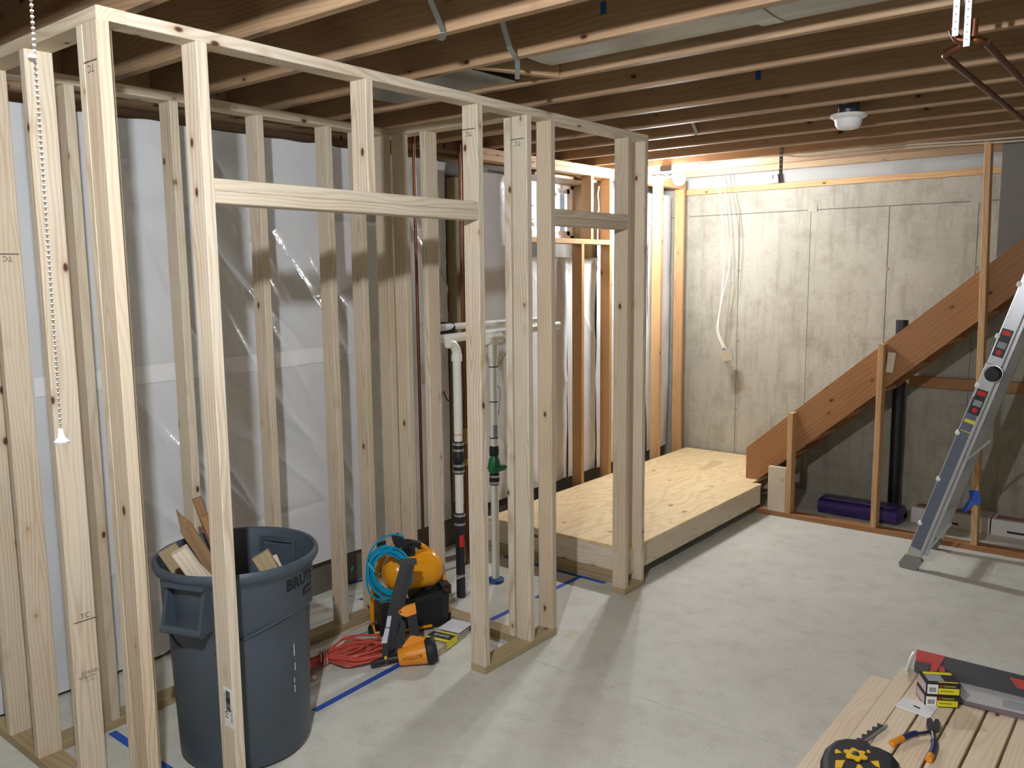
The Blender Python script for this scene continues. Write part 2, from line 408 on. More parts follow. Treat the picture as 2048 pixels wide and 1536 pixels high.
build('window_jamb', MB().box((XL-.10, wy1-.02, wz0), (XL+.18, wy1, wz1)).box((XL-.10, wy0, wz1-.02), (XL+.18, wy1-.02, wz1)).box((XL-.10, wy0, wz0), (XL+.02, wy1-.02, wz0+.02)), W_GRY, win)
# shrub outside the window well
sh = MB(); rs = random.Random(3)
for i in range(260):
    c = Vector((XL-.9+rs.uniform(-.3, .25), rs.uniform(3.0, 5.75), rs.uniform(1.9, 2.62))); d = Vector((rs.uniform(-1, 1), rs.uniform(-1, 1), rs.uniform(-1, 1))).normalized(); e = d.orthogonal().normalized()
    sh.add([c, c+d*.035+e*.018, c+d*.08, c+d*.035-e*.018], [(0, 1, 2, 3)])
shb = thing('shrub', 'green shrub growing outside the basement window', 'shrub', (XL-.9, 4.7, 0))
tag(build('foliage', sh, M('leaf', (78, 120, 66), .5, var=.4, scale=6), shb), None, None, kind='stuff')
for yy in (3.8, 4.6, 5.4): build('stem', MB().tube([(XL-.9, yy, 0), (XL-.92, yy+.05, 1.2), (XL-.95, yy-.04, 2.5)], .012, 6), W_GRY, shb)
build('soil', MB().box((XL-2.5, 2, -.1), (XL-.26, 5.9, .02)), C_DARK, shb)

# ------------------------------------------------------------------ stud walls
H = 2.61; T = .038; D = .089
pw = thing('stud_wall', 'pale new pine stud wall with two framed door openings in front', 'stud wall', (0, 0, 0))
board('top_plate', (-D, 0), (D, 3.114), (H, H+T), W_NEW, pw)
board('bottom_plate', (-D, 0), (0, .349), (0, T), W_TRT, pw)
board('bottom_plate', (-D, 0), (1.639, 2.215), (0, T), W_TRT, pw)
board('bottom_plate', (-D, 0), (2.895, 3.114), (0, T), W_TRT, pw)
PST = {}
for y in (.0, .311, 1.639, 1.989, 2.177, 2.895, 3.076):
    PST[y] = board('stud', (-D, 0), (y, y+T), (T, H), W_NEW, pw)
hz = 2.115
for y0, y1 in ((.349, 1.639), (2.215, 2.895)):
    board('header', (-D, 0), (y0, y1), (hz, hz+.0392), W_NEW, pw); board('header', (-D, 0), (y0, y1), (hz+.0398, hz+.079), W_NEW, pw)
board('cripple_stud', (-D, 0), (1.004, 1.042), (hz+.079, H), W_NEW, pw)
wl2 = thing('stud_wall', 'pale pine stud wall at far left running from the corner post to the foundation', 'stud wall', (-.7, 0, 0))
board('top_plate', (-1.325, 0), (0, D), (H, H+T), W_NEW, wl2)
board('bottom_plate', (-1.325, -.0895), (0, D), (0, T), W_TRT, wl2)
LST = {}
for x in (-.089, -.49, -.862, -1.13):
    LST[x] = board('stud', (x-T, x), (0, D), (T, H), W_NEW, wl2)
XB = -.918
bk = thing('stud_wall', 'pine stud wall at the rear of the closet before the white barrier', 'stud wall', (XB, 1.0, 0))
board('top_plate', (XB-D, XB), (D, 2.08), (H, H+T), W_NEW, bk)
board('bottom_plate', (XB-D, XB), (D, 2.08), (0, T), W_TRT, bk)
for y in (.311, .738, 1.159, 1.557, 1.768, 1.95):
    board('stud', (XB-D, XB), (y, y+T), (T, H), W_NEW, bk)
cw = thing('stud_wall', 'short pine cross wall between the closet and the drain pipes', 'stud wall', (-.5, 2.03, 0))
board('top_plate', (XB+.001, -D-.001), (1.99, 2.079), (H, H+T), W_NEW, cw)
board('bottom_plate', (XB+.001, -D-.001), (1.99, 2.079), (0, T), W_TRT, cw)
board('stud', (XB+.002, XB+.091), (1.991, 1.991+T), (T, H), W_NEW, cw)
board('stud', (-.703, -.665), (1.99, 2.079), (T, H), W_NEW, cw)
board('stud', (-.141, -.103), (1.99, 2.079), (T, H), W_NEW, cw)
XW = -1.17
ww = thing('stud_wall', 'orange-toned stud wall framing the window beside the plywood platform', 'stud wall', (XW, 4.4, 0))
board('top_plate', (XW-D, XW), (2.92, 5.83), (H, H+T), W_OLD, ww); board('top_plate', (XW-D, XW), (2.92, 5.83), (H+T, H+2*T), W_OLD, ww)
board('bottom_plate', (XW-D, XW), (2.92, 5.83), (0, T), W_OLD, ww)
for y in (2.92, 3.50, 4.56, 5.38, 5.785): board('stud', (XW-D, XW), (y, y+T), (T, H), W_OLD, ww)
board('sill', (XW-D, XW), (3.538, 4.56), (2.094, 2.094+T), W_OLD, ww)
board('cripple_stud', (XW-D, XW), (4.164, 4.164+T), (T, 2.094), W_OLD, ww)
board('cripple_stud', (XW-D, XW), (4.29, 4.29+T), (2.094+T, H), W_OLD, ww)
# ink stamps and label on the studs
def stamp(parent, org, right, up, flip, s='TC', size=.03):
    r, u = Vector(right), Vector(up)
    if flip: r, u = -r, -u
    o = Vector(org); text('grade_stamp', s, size, o, r, u, STAMP, parent)
    n = r.cross(u).normalized(); b = o-u.normalized()*size*.75
    build('stamp_line', MB().add([b-r*.04+n*.0006, b+r*.04+n*.0006, b+r*.04+u*.004+n*.0006, b-r*.04+u*.004+n*.0006], [(0, 1, 2, 3)]), STAMP, parent)
stamp(PST[1.639], on(937, 268, 'y', 1.639), (1, 0, 0), (0, 0, 1), True)
stamp(PST[1.989], on(1035, 287, 'y', 1.989), (1, 0, 0), (0, 0, 1), True)
stamp(PST[.0], on(182, 137, 'y', 0), (1, 0, 0), (0, 0, 1), True)
p = on(170, 1231, 'x', -.49); stamp(LST[-.49], p, (0, 1, 0), (0, 0, 1), False, size=.026)
p = on(180, 1343, 'x', -.49)
text('grade_stamp', 'STAND', .018, p, (0, 1, 0), (0, 0, 1), STAMP, LST[-.49]); text('grade_stamp', '& BTR', .014, p-Vector((0, 0, .016)), (0, 1, 0), (0, 0, 1), STAMP, LST[-.49])
text('grade_stamp', '016 KD', .009, p-Vector((0, 0, .03)), (0, 1, 0), (0, 0, 1), STAMP, LST[-.49]); text('grade_stamp', 'HT', .016, p+Vector((0, -.028, -.014)), (0, 1, 0), (0, 0, 1), STAMP, LST[-.49])
stamp(LST[-.862], on(15, 518, 'x', -.862), (0, 1, 0), (0, 0, 1), True, size=.026)
zt, zb = on(447, 1372, 'y', .311).z, on(455, 1452, 'y', .311).z
lx = -.03
lab = build('paper_label', MB().box((lx-.026, .311-.0006, zb), (lx+.03, .311, zt)), PAPER, PST[.311])
dn, rt = (0, 0, 1), (1, 0, 0)
text('label_print', '10', .030, (lx-.012, .311-.0007, zb+.045), (0, 0, 1), (-1, 0, 0), INK, lab)
text('label_print', '294 PCS', .015, (lx+.019, .311-.0007, zb+.045), (0, 0, 1), (-1, 0, 0), INK, lab)
text('label_print', '116144434744LF', .009, (lx-.02, .311-.0007, zt-.05), (0, 0, 1), (-1, 0, 0), INK, lab)
bc = MB(); zz = zt-.012
while zz > zt-.085:
    w_ = random.choice((.001, .002, .003)); bc.box((lx-.012, .311-.0012, zz-w_), (lx+.014, .311-.0007, zz)); zz -= w_+random.choice((.001, .0018))
tag(build('barcode', bc, INK, lab), None, None)

# ------------------------------------------------------------------ insulation blanket / vapour barrier
_rg = {}
def ridges(seed, n):
    rr = random.Random(seed); L = []
    for i in range(n):
        a = rr.uniform(.80, 1.12) if i % 6 else rr.uniform(-.5, .3)
        cy_ = rr.uniform(1.0, 2.3) if i % 3 else rr.uniform(-.2, 3.0)
        wd = rr.uniform(.014, .04); L.append((math.cos(a), math.sin(a), cy_, rr.uniform(.4, 2.3), rr.uniform(.25, .7), wd, wd*rr.uniform(.45, .95)*rr.choice((1, 1, -.7)), rr.uniform(-.25, .25)))
    return L
def foldsum(y, z, seed):
    if seed not in _rg: _rg[seed] = ridges(seed, 34 if seed < 10 else 10)
    v = 0
    for c, s_, cy_, cz_, ln, wd, h, bend in _rg[seed]:
        if seed >= 10: cy_ = cy_+2.9
        dy, dz = y-cy_, z-cz_; a_ = dy*c-dz*s_; t_ = dy*s_+dz*c+bend*a_*a_
        if abs(t_) < wd*6 and abs(a_) < ln*2.4: v += h*math.exp(-abs(t_)/wd)*math.exp(-(a_/ln)**2)
    v += .016*mnoise.noise(Vector((y*1.7, z*1.4, seed)))+.006*mnoise.noise(Vector((y*6, z*4, seed+9)))
    if seed >= 10: v += .014*math.sin(y*17+seed+.6*math.sin(z*3))*(.5+.5*mnoise.noise(Vector((y, z*1.5, seed))))
    return v
def blanket(name, label, x0, ys, zs, amp, seed, group=None, nu=90, nv=80, droop=None):
    th = thing(name, label, 'insulation', (x0, (ys[0]+ys[1])/2, zs[0]), group)
    def fn(u, v):
        y = ys[0]+(ys[1]-ys[0])*u; zb_ = zs[0]+(droop(y) if droop else 0); zt_ = zs[1]+.012*mnoise.noise(Vector((y*5, seed, 0)))
        z = zb_+(zt_-zb_)*v
        x = x0+amp*foldsum(y, z, seed)
        if v > .975: x += .012*(v-.975)/.025
        return Vector((x, y, z))
    sheet = build('vinyl_sheet', MB().grid(fn, nu, nv), FOIL, th)
    build('batt', MB().box((XL+.002, ys[0]+.01, zs[0]+.03), (x0-.055, ys[1]-.01, zs[1]-.04)), M('glass_wool', (198, 186, 150), .95, bump=.4), th)
    return th, fn
bl, bfn = blanket('insulation_blanket', 'shiny white vinyl-faced insulation blanket hung behind the closet studs', -1.385, (-.3, 2.9), (.22, 2.60), 1.0, 5, nu=330, nv=220, droop=lambda y: -.2*max(0, min(1, (1.3-y)/.5)))
tp = MB()
def tfn(off):
    def f(u, v):
        y = .3+1.7*u; z = 1.37+.02*u+.085*v
        zb_ = .22-.2*max(0, min(1, (1.3-y)/.5)); q = bfn((y+.3)/3.2, (z-zb_)/(2.60-zb_)); return Vector((q.x+.004, y, z))
    return f
build('seam_tape', tp.grid(tfn(0), 90, 4), M('white_tape', (232, 233, 232), .35, var=.03), bl)
for i, (a, b, zt_, lbl) in enumerate(((2.97, 3.515, 2.55, 'white insulation blanket between the pipes and the first orange stud'), (3.52, 4.18, 2.0, 'white insulation blanket below the window left of the cripple stud'), (4.185, 4.575, 1.99, 'white insulation blanket below the window right of the cripple stud'), (4.58, 5.395, 2.56, 'white insulation blanket between window stud and lamp corner'), (5.40, 5.80, 2.56, 'narrow white insulation blanket at the far corner by the concrete'))):
    blanket('insulation_blanket', lbl, -1.31, (a, b), (.27, zt_), 1.0, 20+i, None, 60, 120)

# ------------------------------------------------------------------ platform
pf = thing('platform', 'low plywood-topped platform with a lumber rim at the stair foot', 'platform', (-.6, 4.4, 0))
px0, px1, py0, py1 = -1.165, -.05, 3.02, 5.9
build('deck_sheet', MB().box((px0, py0-.004, .222), (px1+.004, 4.46, .24)), PLY, pf)
build('deck_sheet', MB().box((px0, 4.462, .222), (px1+.004, 4.985, .24)).box((px0, 4.985, .222), (-.12, py1, .24)), PLY, pf)
board('rim_joist', (px0, px1), (py0, py0+T), (.08, .221), W_NEW, pf)
board('rim_joist', (px1-T, px1), (py0+T, 4.98), (.08, .221), W_NEW, pf)
board('rim_joist', (px0, px0+T), (py0+T, py1), (.08, .221), W_NEW, pf)
for y in (3.45, 3.85, 4.25, 4.65, 5.05, 5.45): board('floor_joist', (px0+T, px1-T if y < 4.9 else -.16), (y, y+T), (.08, .221), W_NEW, pf)
board('sleeper', (px0, px1-.04), (py0, py0+D), (.0, T), W_TRT, pf); board('sleeper', (px0, px1-.04), (py0, py0+D), (T+.001, .079), W_TRT, pf)
for x in (-.30, -.75, -1.07): board('sleeper', (x-D, x), (py0+D+.01, py1), (0, .078), W_TRT, pf)
st = [on(1395, 942, 'z', .2405), on(1415, 939, 'z', .2405), on(1449, 924, 'z', .2405), on(1425, 920, 'z', .2405)]
build('panel_stamp', MB().add(st, [(0, 1, 2, 3)]), M('faint_stamp', (206, 180, 134), .7, var=.4, scale=60), pf)

# ------------------------------------------------------------------ stairs
str_ = thing('staircase', 'wooden basement stair with wide orange stringer rising to the right', 'stairs', (.5, 5.4, 0))
sl = (1.854-.489)/(1.345+.22); YS = 5.092
def stringer(y):
    top = lambda x: .489+sl*(x+.22)
    pts = [(-.22, y, .2405), (-.22, y, .489), (2.25, y, top(2.25)), (2.25, y, top(2.25)-.335), (-.02, y, .2405+.0)]
    pts[-1] = (-.22+((.489-.335-.2405)/-sl if .489-.335 < .2405 else 0), y, .2405)
    return pts
YBS = 5.70
for y in (YS, YBS):
    th_ = Vector((0, T, 0))
    mb = MB().prism(stringer(y), th_)
    # rotate the grain along the slope
    ang = math.atan(sl); c0 = Vector((1.0, y+.019, .489+sl*1.22-.17))
    q = Matrix.Rotation(math.pi/2-ang, 4, 'Y').to_quaternion(); qi = q.inverted()
    me = bpy.data.meshes.new('stringer'); me.from_pydata([tuple(qi @ (p_-c0)) for p_ in mb.v], [], mb.f); me.update()
    bm = bmesh.new(); bm.from_mesh(me); bmesh.ops.recalc_face_normals(bm, faces=bm.faces[:]); bm.to_mesh(me); bm.free()
    link('stringer', me, W_STR, str_, c0, q)
n_st = 10; rise = .195; run = rise/sl
for i in range(n_st):
    x = -.205+run*i; z = .24+rise*(i+1)-.02
    if z > 2.35: break
    board('tread', (x, x+run+.03), (YS+T+.001, YBS-.001), (z-.03, z), W_OLD, str_)
    board('riser', (x+.002, x+.02), (YS+T+.001, YBS-.001), (max(.2405, z-rise+.001), z-.031), W_OLD, str_)
for xa, xb in ((-.2, .655), (.775, 2.2)):  # boards added along the wall gap to block lamp light under the stairs
    za, zb_ = .489+sl*(xa+.22)-.17, .489+sl*(xb+.22)-.17
    beam('light_block_board', (xa, 5.834, za), (xb, 5.834, zb_), .186, .03, (0, 1, 0), W_STR, str_)
sw = thing('stud_wall', 'open stair-side stud wall with three orange posts on a floor plate', 'stud wall', (1, 5.04, 0))
board('bottom_plate', (-.10, 3.2), (5.0, 5.0+D), (0, T), W_STR, sw)
board('stud', (.141, .179), (5.0, 5.0+D), (T, .812), W_OLD, sw)
board('stud', (.767, .805), (5.0, 5.0+D), (T, 1.36), W_OLD, sw)
beam('stud', (1.435, 5.044, T), (1.375, 5.044, ZJ-.002), D, T, (0, 1, 0), W_OLD, sw)
board('post_block', (.0, .139), (5.0, 5.038), (T, .385), W_NEW, sw)
beam('nailer_block', on(1785, 705, 'y', 5.07), on(1779, 745, 'y', 5.07), .05, .03, (1, 0, 0), W_NEW, sw)
pan = build('wall_stair', MB().prism([(1.44, 5.135, 1.95), (1.44, 5.135, 2.688), (3.4, 5.135, 2.688), (3.4, 5.135, 2.6), (2.2, 5.135, 2.6)], (0, .013, 0)), DRYW)
tag(pan, 'dull grey wall panel above the stair stringer at the right edge', 'wall', kind='structure')
# ledger boards on the far wall
lg = board('trim_1', (XL+.18, 1.40), (YB-.04, YB-.003), (2.563, 2.612), W_OLD); tag(lg, 'orange wooden ledger strip nailed along the top of the concrete wall', 'ledger', kind='structure')
lg2 = board('trim_2', (.76, 3.2), (YB-.04, YB-.002), (.965, 1.05), W_STR); tag(lg2, 'dark reddish ledger board on the wall under the stairs', 'ledger', kind='structure')
# metal bracket on the ledger
br = thing('wall_bracket', 'small angled metal bracket sitting on the far wall ledger', 'bracket', (-.44, 5.88, 2.612))
a_ = on(1545, 362, 'y', 5.88)
build('bracket_plate', MB().prism([(a_.x-.07, 5.87, 2.6125), (a_.x-.02, 5.87, 2.68), (a_.x, 5.87, 2.68), (a_.x, 5.87, 2.6125)], (0, .03, 0)), GALV, br)
build('bracket_wing', MB().prism([(a_.x+.001, 5.86, 2.6125), (a_.x+.02, 5.86, 2.685), (a_.x+.05, 5.86, 2.685), (a_.x+.06, 5.86, 2.6125)], (0, .035, 0)), STEEL, br)

# ------------------------------------------------------------------ lamps
def bulb_mat(n, s, c=(.93, .98, 1.06, 1)): return M(n, (255, 250, 240), .4, emit=(c, s))
YL_ = 4.76
la = thing('ceiling_lamp', 'twin bare-bulb lamp glowing under the joists at the far corner', 'lamp', (-.76, YL_, ZJ))
pl_, pr_ = on(1316, 362, 'y', YL_), on(1357, 358, 'y', YL_); mx_ = (pl_.x+pr_.x)/2
build('lamp_box', MB().box((mx_-.05, YL_-.04, ZJ-.045), (mx_+.05, YL_+.04, ZJ-.001)), STEEL, la)
build('lamp_stem', MB().tube([(mx_, YL_, ZJ-.04), (mx_, YL_, pl_.z+.02)], .02, 10), STEEL, la)
build('lamp_arm', MB().tube([(mx_-.04, YL_, pl_.z+.03), (mx_+.04, YL_, pl_.z+.03)], .018, 8), STEEL, la)
for p, s in ((pl_, -1), (pr_, 1)):
    d_ = Vector((s*.8, 0, -.6))
    build('bulb', MB().lathe([(.001, .05), (.025, .045), (.04, .03), (.046, .008), (.042, -.014), (.028, -.032), (.017, -.04)], p, d_, 18), bulb_mat('lamp_glass_far', BULB_FAR), la)
    build('socket', MB().tube([p-d_*.036, Vector((mx_+s*.03, YL_, pl_.z+.03))], .017, 8), STEEL, la)
bp = on(62, 0, 'x', 1.70)                       # the pull chain hangs from a lamp just above the frame
LX, LY = 1.55, -.83
lb = thing('pull_chain_lamp', 'bare bulb ceiling lamp with a hanging white pull chain at upper left', 'lamp', (LX, LY, ZJ))
build('lamp_holder', MB().lathe([(.055, 0), (.055, -.02), (.03, -.05), (.024, -.055)], (LX+.06, LY-.03, ZJ-.001), (0, 0, 1), 20), WHITE, lb)
board('mounting_block', (LX+.015, LX+.105), (-1.03, -.661), (ZJ, ZJ+T), W_JST, lb)
build('bulb', MB().lathe([(.001, -.1), (.018, -.095), (.03, -.078), (.031, -.06), (.024, -.035), (.014, -.012), (.013, 0)], (LX+.06, LY-.03, ZJ-.055), (0, 0, 1), 18), bulb_mat('lamp_glass_near', BULB_NEAR), lb)
ch = MB(); zc = ZJ-.06
ce = on(122, 868, 'x', LX); ct = on(62, 0, 'x', LX)
def chp(z): t = (z-ce.z)/(ct.z-ce.z); return Vector((ce.x+(ct.x-ce.x)*t, ce.y+(ct.y-ce.y)*t, z))
zc = 2.62
while zc > ce.z+.01:
    ch.sphere(chp(zc), .0021, 6, 4); zc -= .0056
ch.tube([chp(2.62), chp(ce.z)], .0006, 4)
build('pull_chain', ch, WHITE, lb)
pj = on(64, 116, 'x', LX); build('chain_coupler', MB().sphere(pj, .0042, 8, 6), WHITE, lb)
build('chain_bell', MB().lathe([(.0025, .014), (.003, .008), (.0035, .004), (.0075, 0), (.0075, -.002)], ce-Vector((0, 0, .008)), (0, 0, 1), 12), WHITE, lb)
# bare-bulb lamps added as fill light, out of view to the right and behind
for lx_, ly_, lbl in ((4.5, .575, 'added bare fill bulb beyond the right edge'), (3.4, -2.685, 'added bare fill bulb behind the viewer'), (4.3, 3.135, 'added bare fill bulb far right beyond the ladder'), (4.6, -1.465, 'added bare fill bulb behind the viewer to the right')):
    lc = thing('ceiling_lamp', lbl, 'lamp', (lx_, ly_, ZJ))
    build('lamp_holder', MB().lathe([(.055, 0), (.055, -.02), (.024, -.055)], (lx_, ly_, ZJ-.001), (0, 0, 1), 20), WHITE, lc)
    build('bulb', MB().lathe([(.001, -.1), (.03, -.078), (.031, -.06), (.014, -.012), (.013, 0)], (lx_, ly_, ZJ-.055), (0, 0, 1), 16), bulb_mat('fill_bulb_glass', BULB_FILL), lc)
sd = thing('ceiling_fixture', 'unlit round white ceiling fixture hanging below the joists', 'ceiling fixture', (1.0, 3.3, ZJ))
p = on(1697, 236, 'z', 2.655); q = p
build('mounting_box', MB().lathe([(.052, 0), (.052, .1)], (q.x, q.y, 2.672), (0, 0, 1), 20), STEEL, sd)
build('flange', MB().lathe([(.088, .672-.66), (.09, 0), (.07, -.012)], (q.x, q.y, 2.66), (0, 0, 1), 28), WHITE, sd)
build('fixture_body', MB().lathe([(.068, 0), (.062, -.03), (.05, -.046), (.03, -.05)], (q.x, q.y, 2.648), (0, 0, 1), 28), WHITE, sd)
build('bracket_bar', MB().box((q.x-.01, 3.154, 2.715), (q.x+.01, 3.51, 2.725)), GALV, sd)

# ------------------------------------------------------------------ things under and between the joists
du = thing('air_duct', 'grey flattened metal duct running between two ceiling joists', 'duct', (1.0, 1.6, 2.75))
def oval(x0, x1, yc, zc, w, h, n=20):
    pts = []
    for j in range(n):
        a = 2*math.pi*j/n; pts.append((yc+math.copysign(abs(math.cos(a))**.5, math.cos(a))*w, zc+math.sin(a)*h))
    return MB().prism([(x0, y, z) for y, z in pts], (x1-x0, 0, 0))
build('duct_section', oval(.37, 1.30, 1.60, 2.80, .155, .085), GALV, du); build('duct_section', oval(1.302, 2.6, 1.60, 2.80, .16, .09), GALV, du)
build('duct_section', oval(2.602, 4.2, 1.60, 2.80, .155, .085), GALV, du)
build('duct_band', oval(1.26, 1.34, 1.60, 2.80, .163, .093), GALV, du)
pn = build('sheet_metal_pan', MB().box((-.62, 1.425, 2.705), (.12, 1.774, 2.709)).box((-.62, 1.425, 2.709), (.12, 1.429, 2.75)), GALV); tag(pn, 'galvanized sheet closing a joist bay above the door opening', 'sheet metal')
bk1 = beam('joist_blocking', (.19, 1.425, 2.73), (.33, 1.774, 2.73), .08, T, (0, 0, 1), W_JST); tag(bk1, 'wooden blocking set between the joists beside the duct end', 'wood blocking')
def strap(name, label, pts, w, group=None, wd=(1, 0, 0), mat=GALV, t=.0015):
    th = thing(name, label, 'metal strap', pts[0], group)
    for a, b in zip(pts[:-1], pts[1:]): beam('strap_segment', a, b, w, t, wd, mat, th)
    return th
strap('metal_strap', 'galvanized strap crossing under the second joist from the top edge', [(.63, .56, 2.92), (.44, .97, 2.689), (.405, 1.0, 2.686), (.38, 1.012, 2.684)], .022)
s2 = strap('metal_strap', 'galvanized strap with a bent tip beside the duct end', [(.60, .985, 2.92), (.46, 1.30, 2.70), (.40, 1.42, 2.686), (.392, 1.428, 2.62)], .022)
strap('metal_strap', 'short galvanized hanger tab below the end of the duct', [on(1072, 138, 'y', 1.78), on(1072, 160, 'y', 1.78)], .02)
strap('metal_strap', 'thin bent strap on a joist in front of the far lamp', [(.14, 3.16, 2.92), (.10, 3.5, 2.70), (.09, 3.52, 2.685)], .02)
strap('metal_strap', 'bent strap above the long perforated hanger', [on(1552, 250, 'z', 2.9), on(1563, 266, 'y', 4.72)], .02)
hs = thing('perforated_hanger', 'perforated steel strap hanging straight down before the far ledger', 'hanger', (.19, 4.735, 2.6))
a_ = on(1564, 262, 'y', 4.733); b_ = on(1563, 350, 'y', 4.733); hsb = MB()
build('strap_body', MB().box((a_.x-.012, 4.733, b_.z), (a_.x+.012, 4.736, a_.z+.03)), STEEL, hs)
for i in range(9): build('strap_hole', MB().lathe([(.004, 0), (.004, -.0012)], (a_.x, 4.733, b_.z+.015+i*.03), (0, 1, 0), 8), M('light_hole', (200, 196, 186), .7), hs)
for i, (u0, u1, vb, lbl) in enumerate(((1906, 1920, 72, 'left white perforated hanger strap at upper right'), (1926, 1945, 93, 'right white perforated hanger strap holding the copper pipes'))):
    pt = on((u0+u1)/2+2, 0, 'y', 1.74); pb = on((u0+u1)/2-3, vb, 'y', 1.74)
    th = thing('pipe_hanger', lbl, 'hanger', pb)
    build('strap_body', MB().box((pb.x-.009, 1.739, pb.z), (pb.x+.009, 1.741, 2.92)), WHITE, th)
    for k in range(9): build('strap_hole', MB().lathe([(.0022, 0), (.0022, .0006)], (pb.x, 1.739, pb.z+.02+k*.022), (0, -1, 0), 8), STEEL, th)
cp = thing('copper_pipe', 'pair of copper water pipes hung below the joists at upper right', 'pipe', (1.85, 2.8, 2.57))
A = on(1890, 112, 'z', 2.57); B = on(1970, 84, 'z', 2.57)
build('pipe_run', MB().tube([A, (A.x, A.y+.02, 2.57), (A.x, 4.3, 2.57)], .011, 10), COPPER, cp)
build('pipe_run', MB().tube([B, (B.x, 4.3, 2.57)], .011, 10), COPPER, cp)
build('elbow', MB().tube(spline([A, (A.x+.012, A.y-.02, 2.575), (A.x+.05, A.y-.035, 2.585), (A.x+.085, A.y-.04, 2.60), (A.x+.09, A.y-.04, 2.66)], 5), .012, 10), COPPER, cp)
build('elbow', MB().tube(spline([B, (B.x-.02, B.y-.02, 2.575), (B.x-.07, B.y-.02, 2.585), (B.x-.09, B.y-.02, 2.62)], 5), .012, 10), COPPER, cp)
# white cables along the far joists and dropping to a box
def cable(name, label, pts, r=.004, mat=None, n=8, group=None):
    o = build(name, MB().tube(spline(pts, n), r, 6), mat or CABLE); tag(o, label, 'cable', group); return o
cable('electric_cable', 'upper white cable strung under the far joists', [on(1392, 328, 'z', 2.675), on(1440, 325, 'z', 2.682), on(1520, 316, 'z', 2.684), on(1640, 304, 'z', 2.684), on(1800, 291, 'z', 2.684), on(2048, 274, 'z', 2.684), (3.4, 5.2, 2.684)], .005)
cable('electric_cable', 'lower white cable strung under the far joists', [on(1400, 331, 'z', 2.67), on(1480, 320, 'z', 2.676), on(1560, 311, 'z', 2.674), on(1610, 313, 'z', 2.668), on(1720, 305, 'z', 2.672), on(1850, 293, 'z', 2.674), on(2048, 281, 'z', 2.672), (3.4, 5.4, 2.672)], .005)
cy = 5.75
jb = on(1454, 710, 'y', cy)
cable('electric_cable', 'left white cable dropping from the ceiling to the hanging metal box', [on(1422, 325, 'y', cy-.2), on(1432, 345, 'y', cy), on(1441, 400, 'y', cy), on(1448, 520, 'y', cy), on(1441, 610, 'y', cy), on(1434, 660, 'y', cy), on(1447, 697, 'y', cy)], .0055)
cable('electric_cable', 'right white cable dropping from the ceiling to the hanging metal box', [on(1475, 322, 'y', cy-.2), on(1452, 342, 'y', cy), on(1449, 370, 'y', cy), on(1458, 420, 'y', cy), on(1462, 470, 'y', cy), on(1458, 540, 'y', cy), on(1444, 600, 'y', cy-.01), on(1437, 660, 'y', cy-.01), on(1452, 698, 'y', cy)], .0055)
bx = thing('junction_box', 'small open metal junction box dangling on white cables', 'electrical box', jb)
mt = Matrix.Translation(jb) @ Matrix.Rotation(R(-14), 4, 'Y') @ Matrix.Rotation(R(20), 4, 'Z')
build('box_shell', MB().box((-.045, -.025, -.05), (.045, .025, -.047), mt).box((-.045, -.025, -.05), (-.042, .025, .05), mt).box((.042, -.025, -.05), (.045, .025, .05), mt).box((-.045, .022, -.05), (.045, .025, .05), mt).box((-.045, -.025, .047), (.045, .025, .05), mt), GALV, bx)
build('box_cover', MB().box((-.043, -.027, -.048), (.043, -.024, .046), mt), M('tan_cover', (166, 150, 122), .5, .3), bx)
build('cable_clamp', MB().box((-.03, -.012, .05), (.0, .012, .062), mt), STEEL, bx)

# ------------------------------------------------------------------ pipes behind the cross wall
XPp = -.75
def clampband(mb, x, y, z, r): return mb.lathe([(r, -.007), (r+.002, -.007), (r+.002, .007), (r, .007)], (x, y, z), (0, 0, 1), 16)
pa = thing('drain_pipe', 'white plastic pipe with an elbow and black couplings down to the floor', 'pipe', (XPp, 2.295, 0))
y1 = 2.295
build('pipe_section', MB().tube([(XPp, y1, .93), (XPp, y1, 1.42)], .024, 16), PVC, pa)
build('pipe_section', MB().tube([(XPp, y1, .50), (XPp, y1, .74)], .024, 16), PVC, pa)
build('elbow', MB().tube(spline([(XPp, y1, 1.40), (XPp, y1-.002, 1.45), (XPp, y1-.03, 1.485), (XPp, y1-.07, 1.495)], 5), .027, 14), PVC, pa)
build('elbow_collar', MB().tube([(XPp, y1, 1.39), (XPp, y1, 1.43)], .031, 16), PVC, pa)
for z0, z1, nm in ((.74, .93, 'check_valve'), (.43, .51, 'rubber_coupling')):
    if nm == 'check_valve':
        c_ = build(nm, MB().lathe([(.028, z0), (.031, z0+.005), (.031, z0+.06), (.026, z0+.065), (.034, z0+.08), (.034, z0+.11), (.026, z0+.125), (.03, z0+.13), (.03, z1-.005), (.028, z1)], (XPp, y1, 0), (0, 0, 1), 18), RUBBER, pa)
        m_ = [clampband(MB(), XPp, y1, zz, .031) for zz in (z0+.015, z0+.05, z0+.14, z0+.175)]
        [build('hose_clamp', q_, ALU, c_) for q_ in m_]
    else:
        c_ = build(nm, MB().lathe([(.026, z0), (.031, z0+.004), (.031, z1-.004), (.026, z1)], (XPp, y1, 0), (0, 0, 1), 18), RUBBER, pa)
        m_ = [clampband(MB(), XPp, y1, zz, .031) for zz in (z0+.014, z1-.014)]; [build('hose_clamp', q_, ALU, c_) for q_ in m_]
build('black_pipe', MB().tube([(XPp, y1, 0), (XPp, y1, .44)], .0265, 16), BLACK, pa)
build('red_tag', MB().grid(lambda u, v: Vector((XPp+math.cos(-.95+u*1.1)*.0272, y1+math.sin(-.95+u*1.1)*.0272, .31+.07*v)), 6, 1), RED, pa)
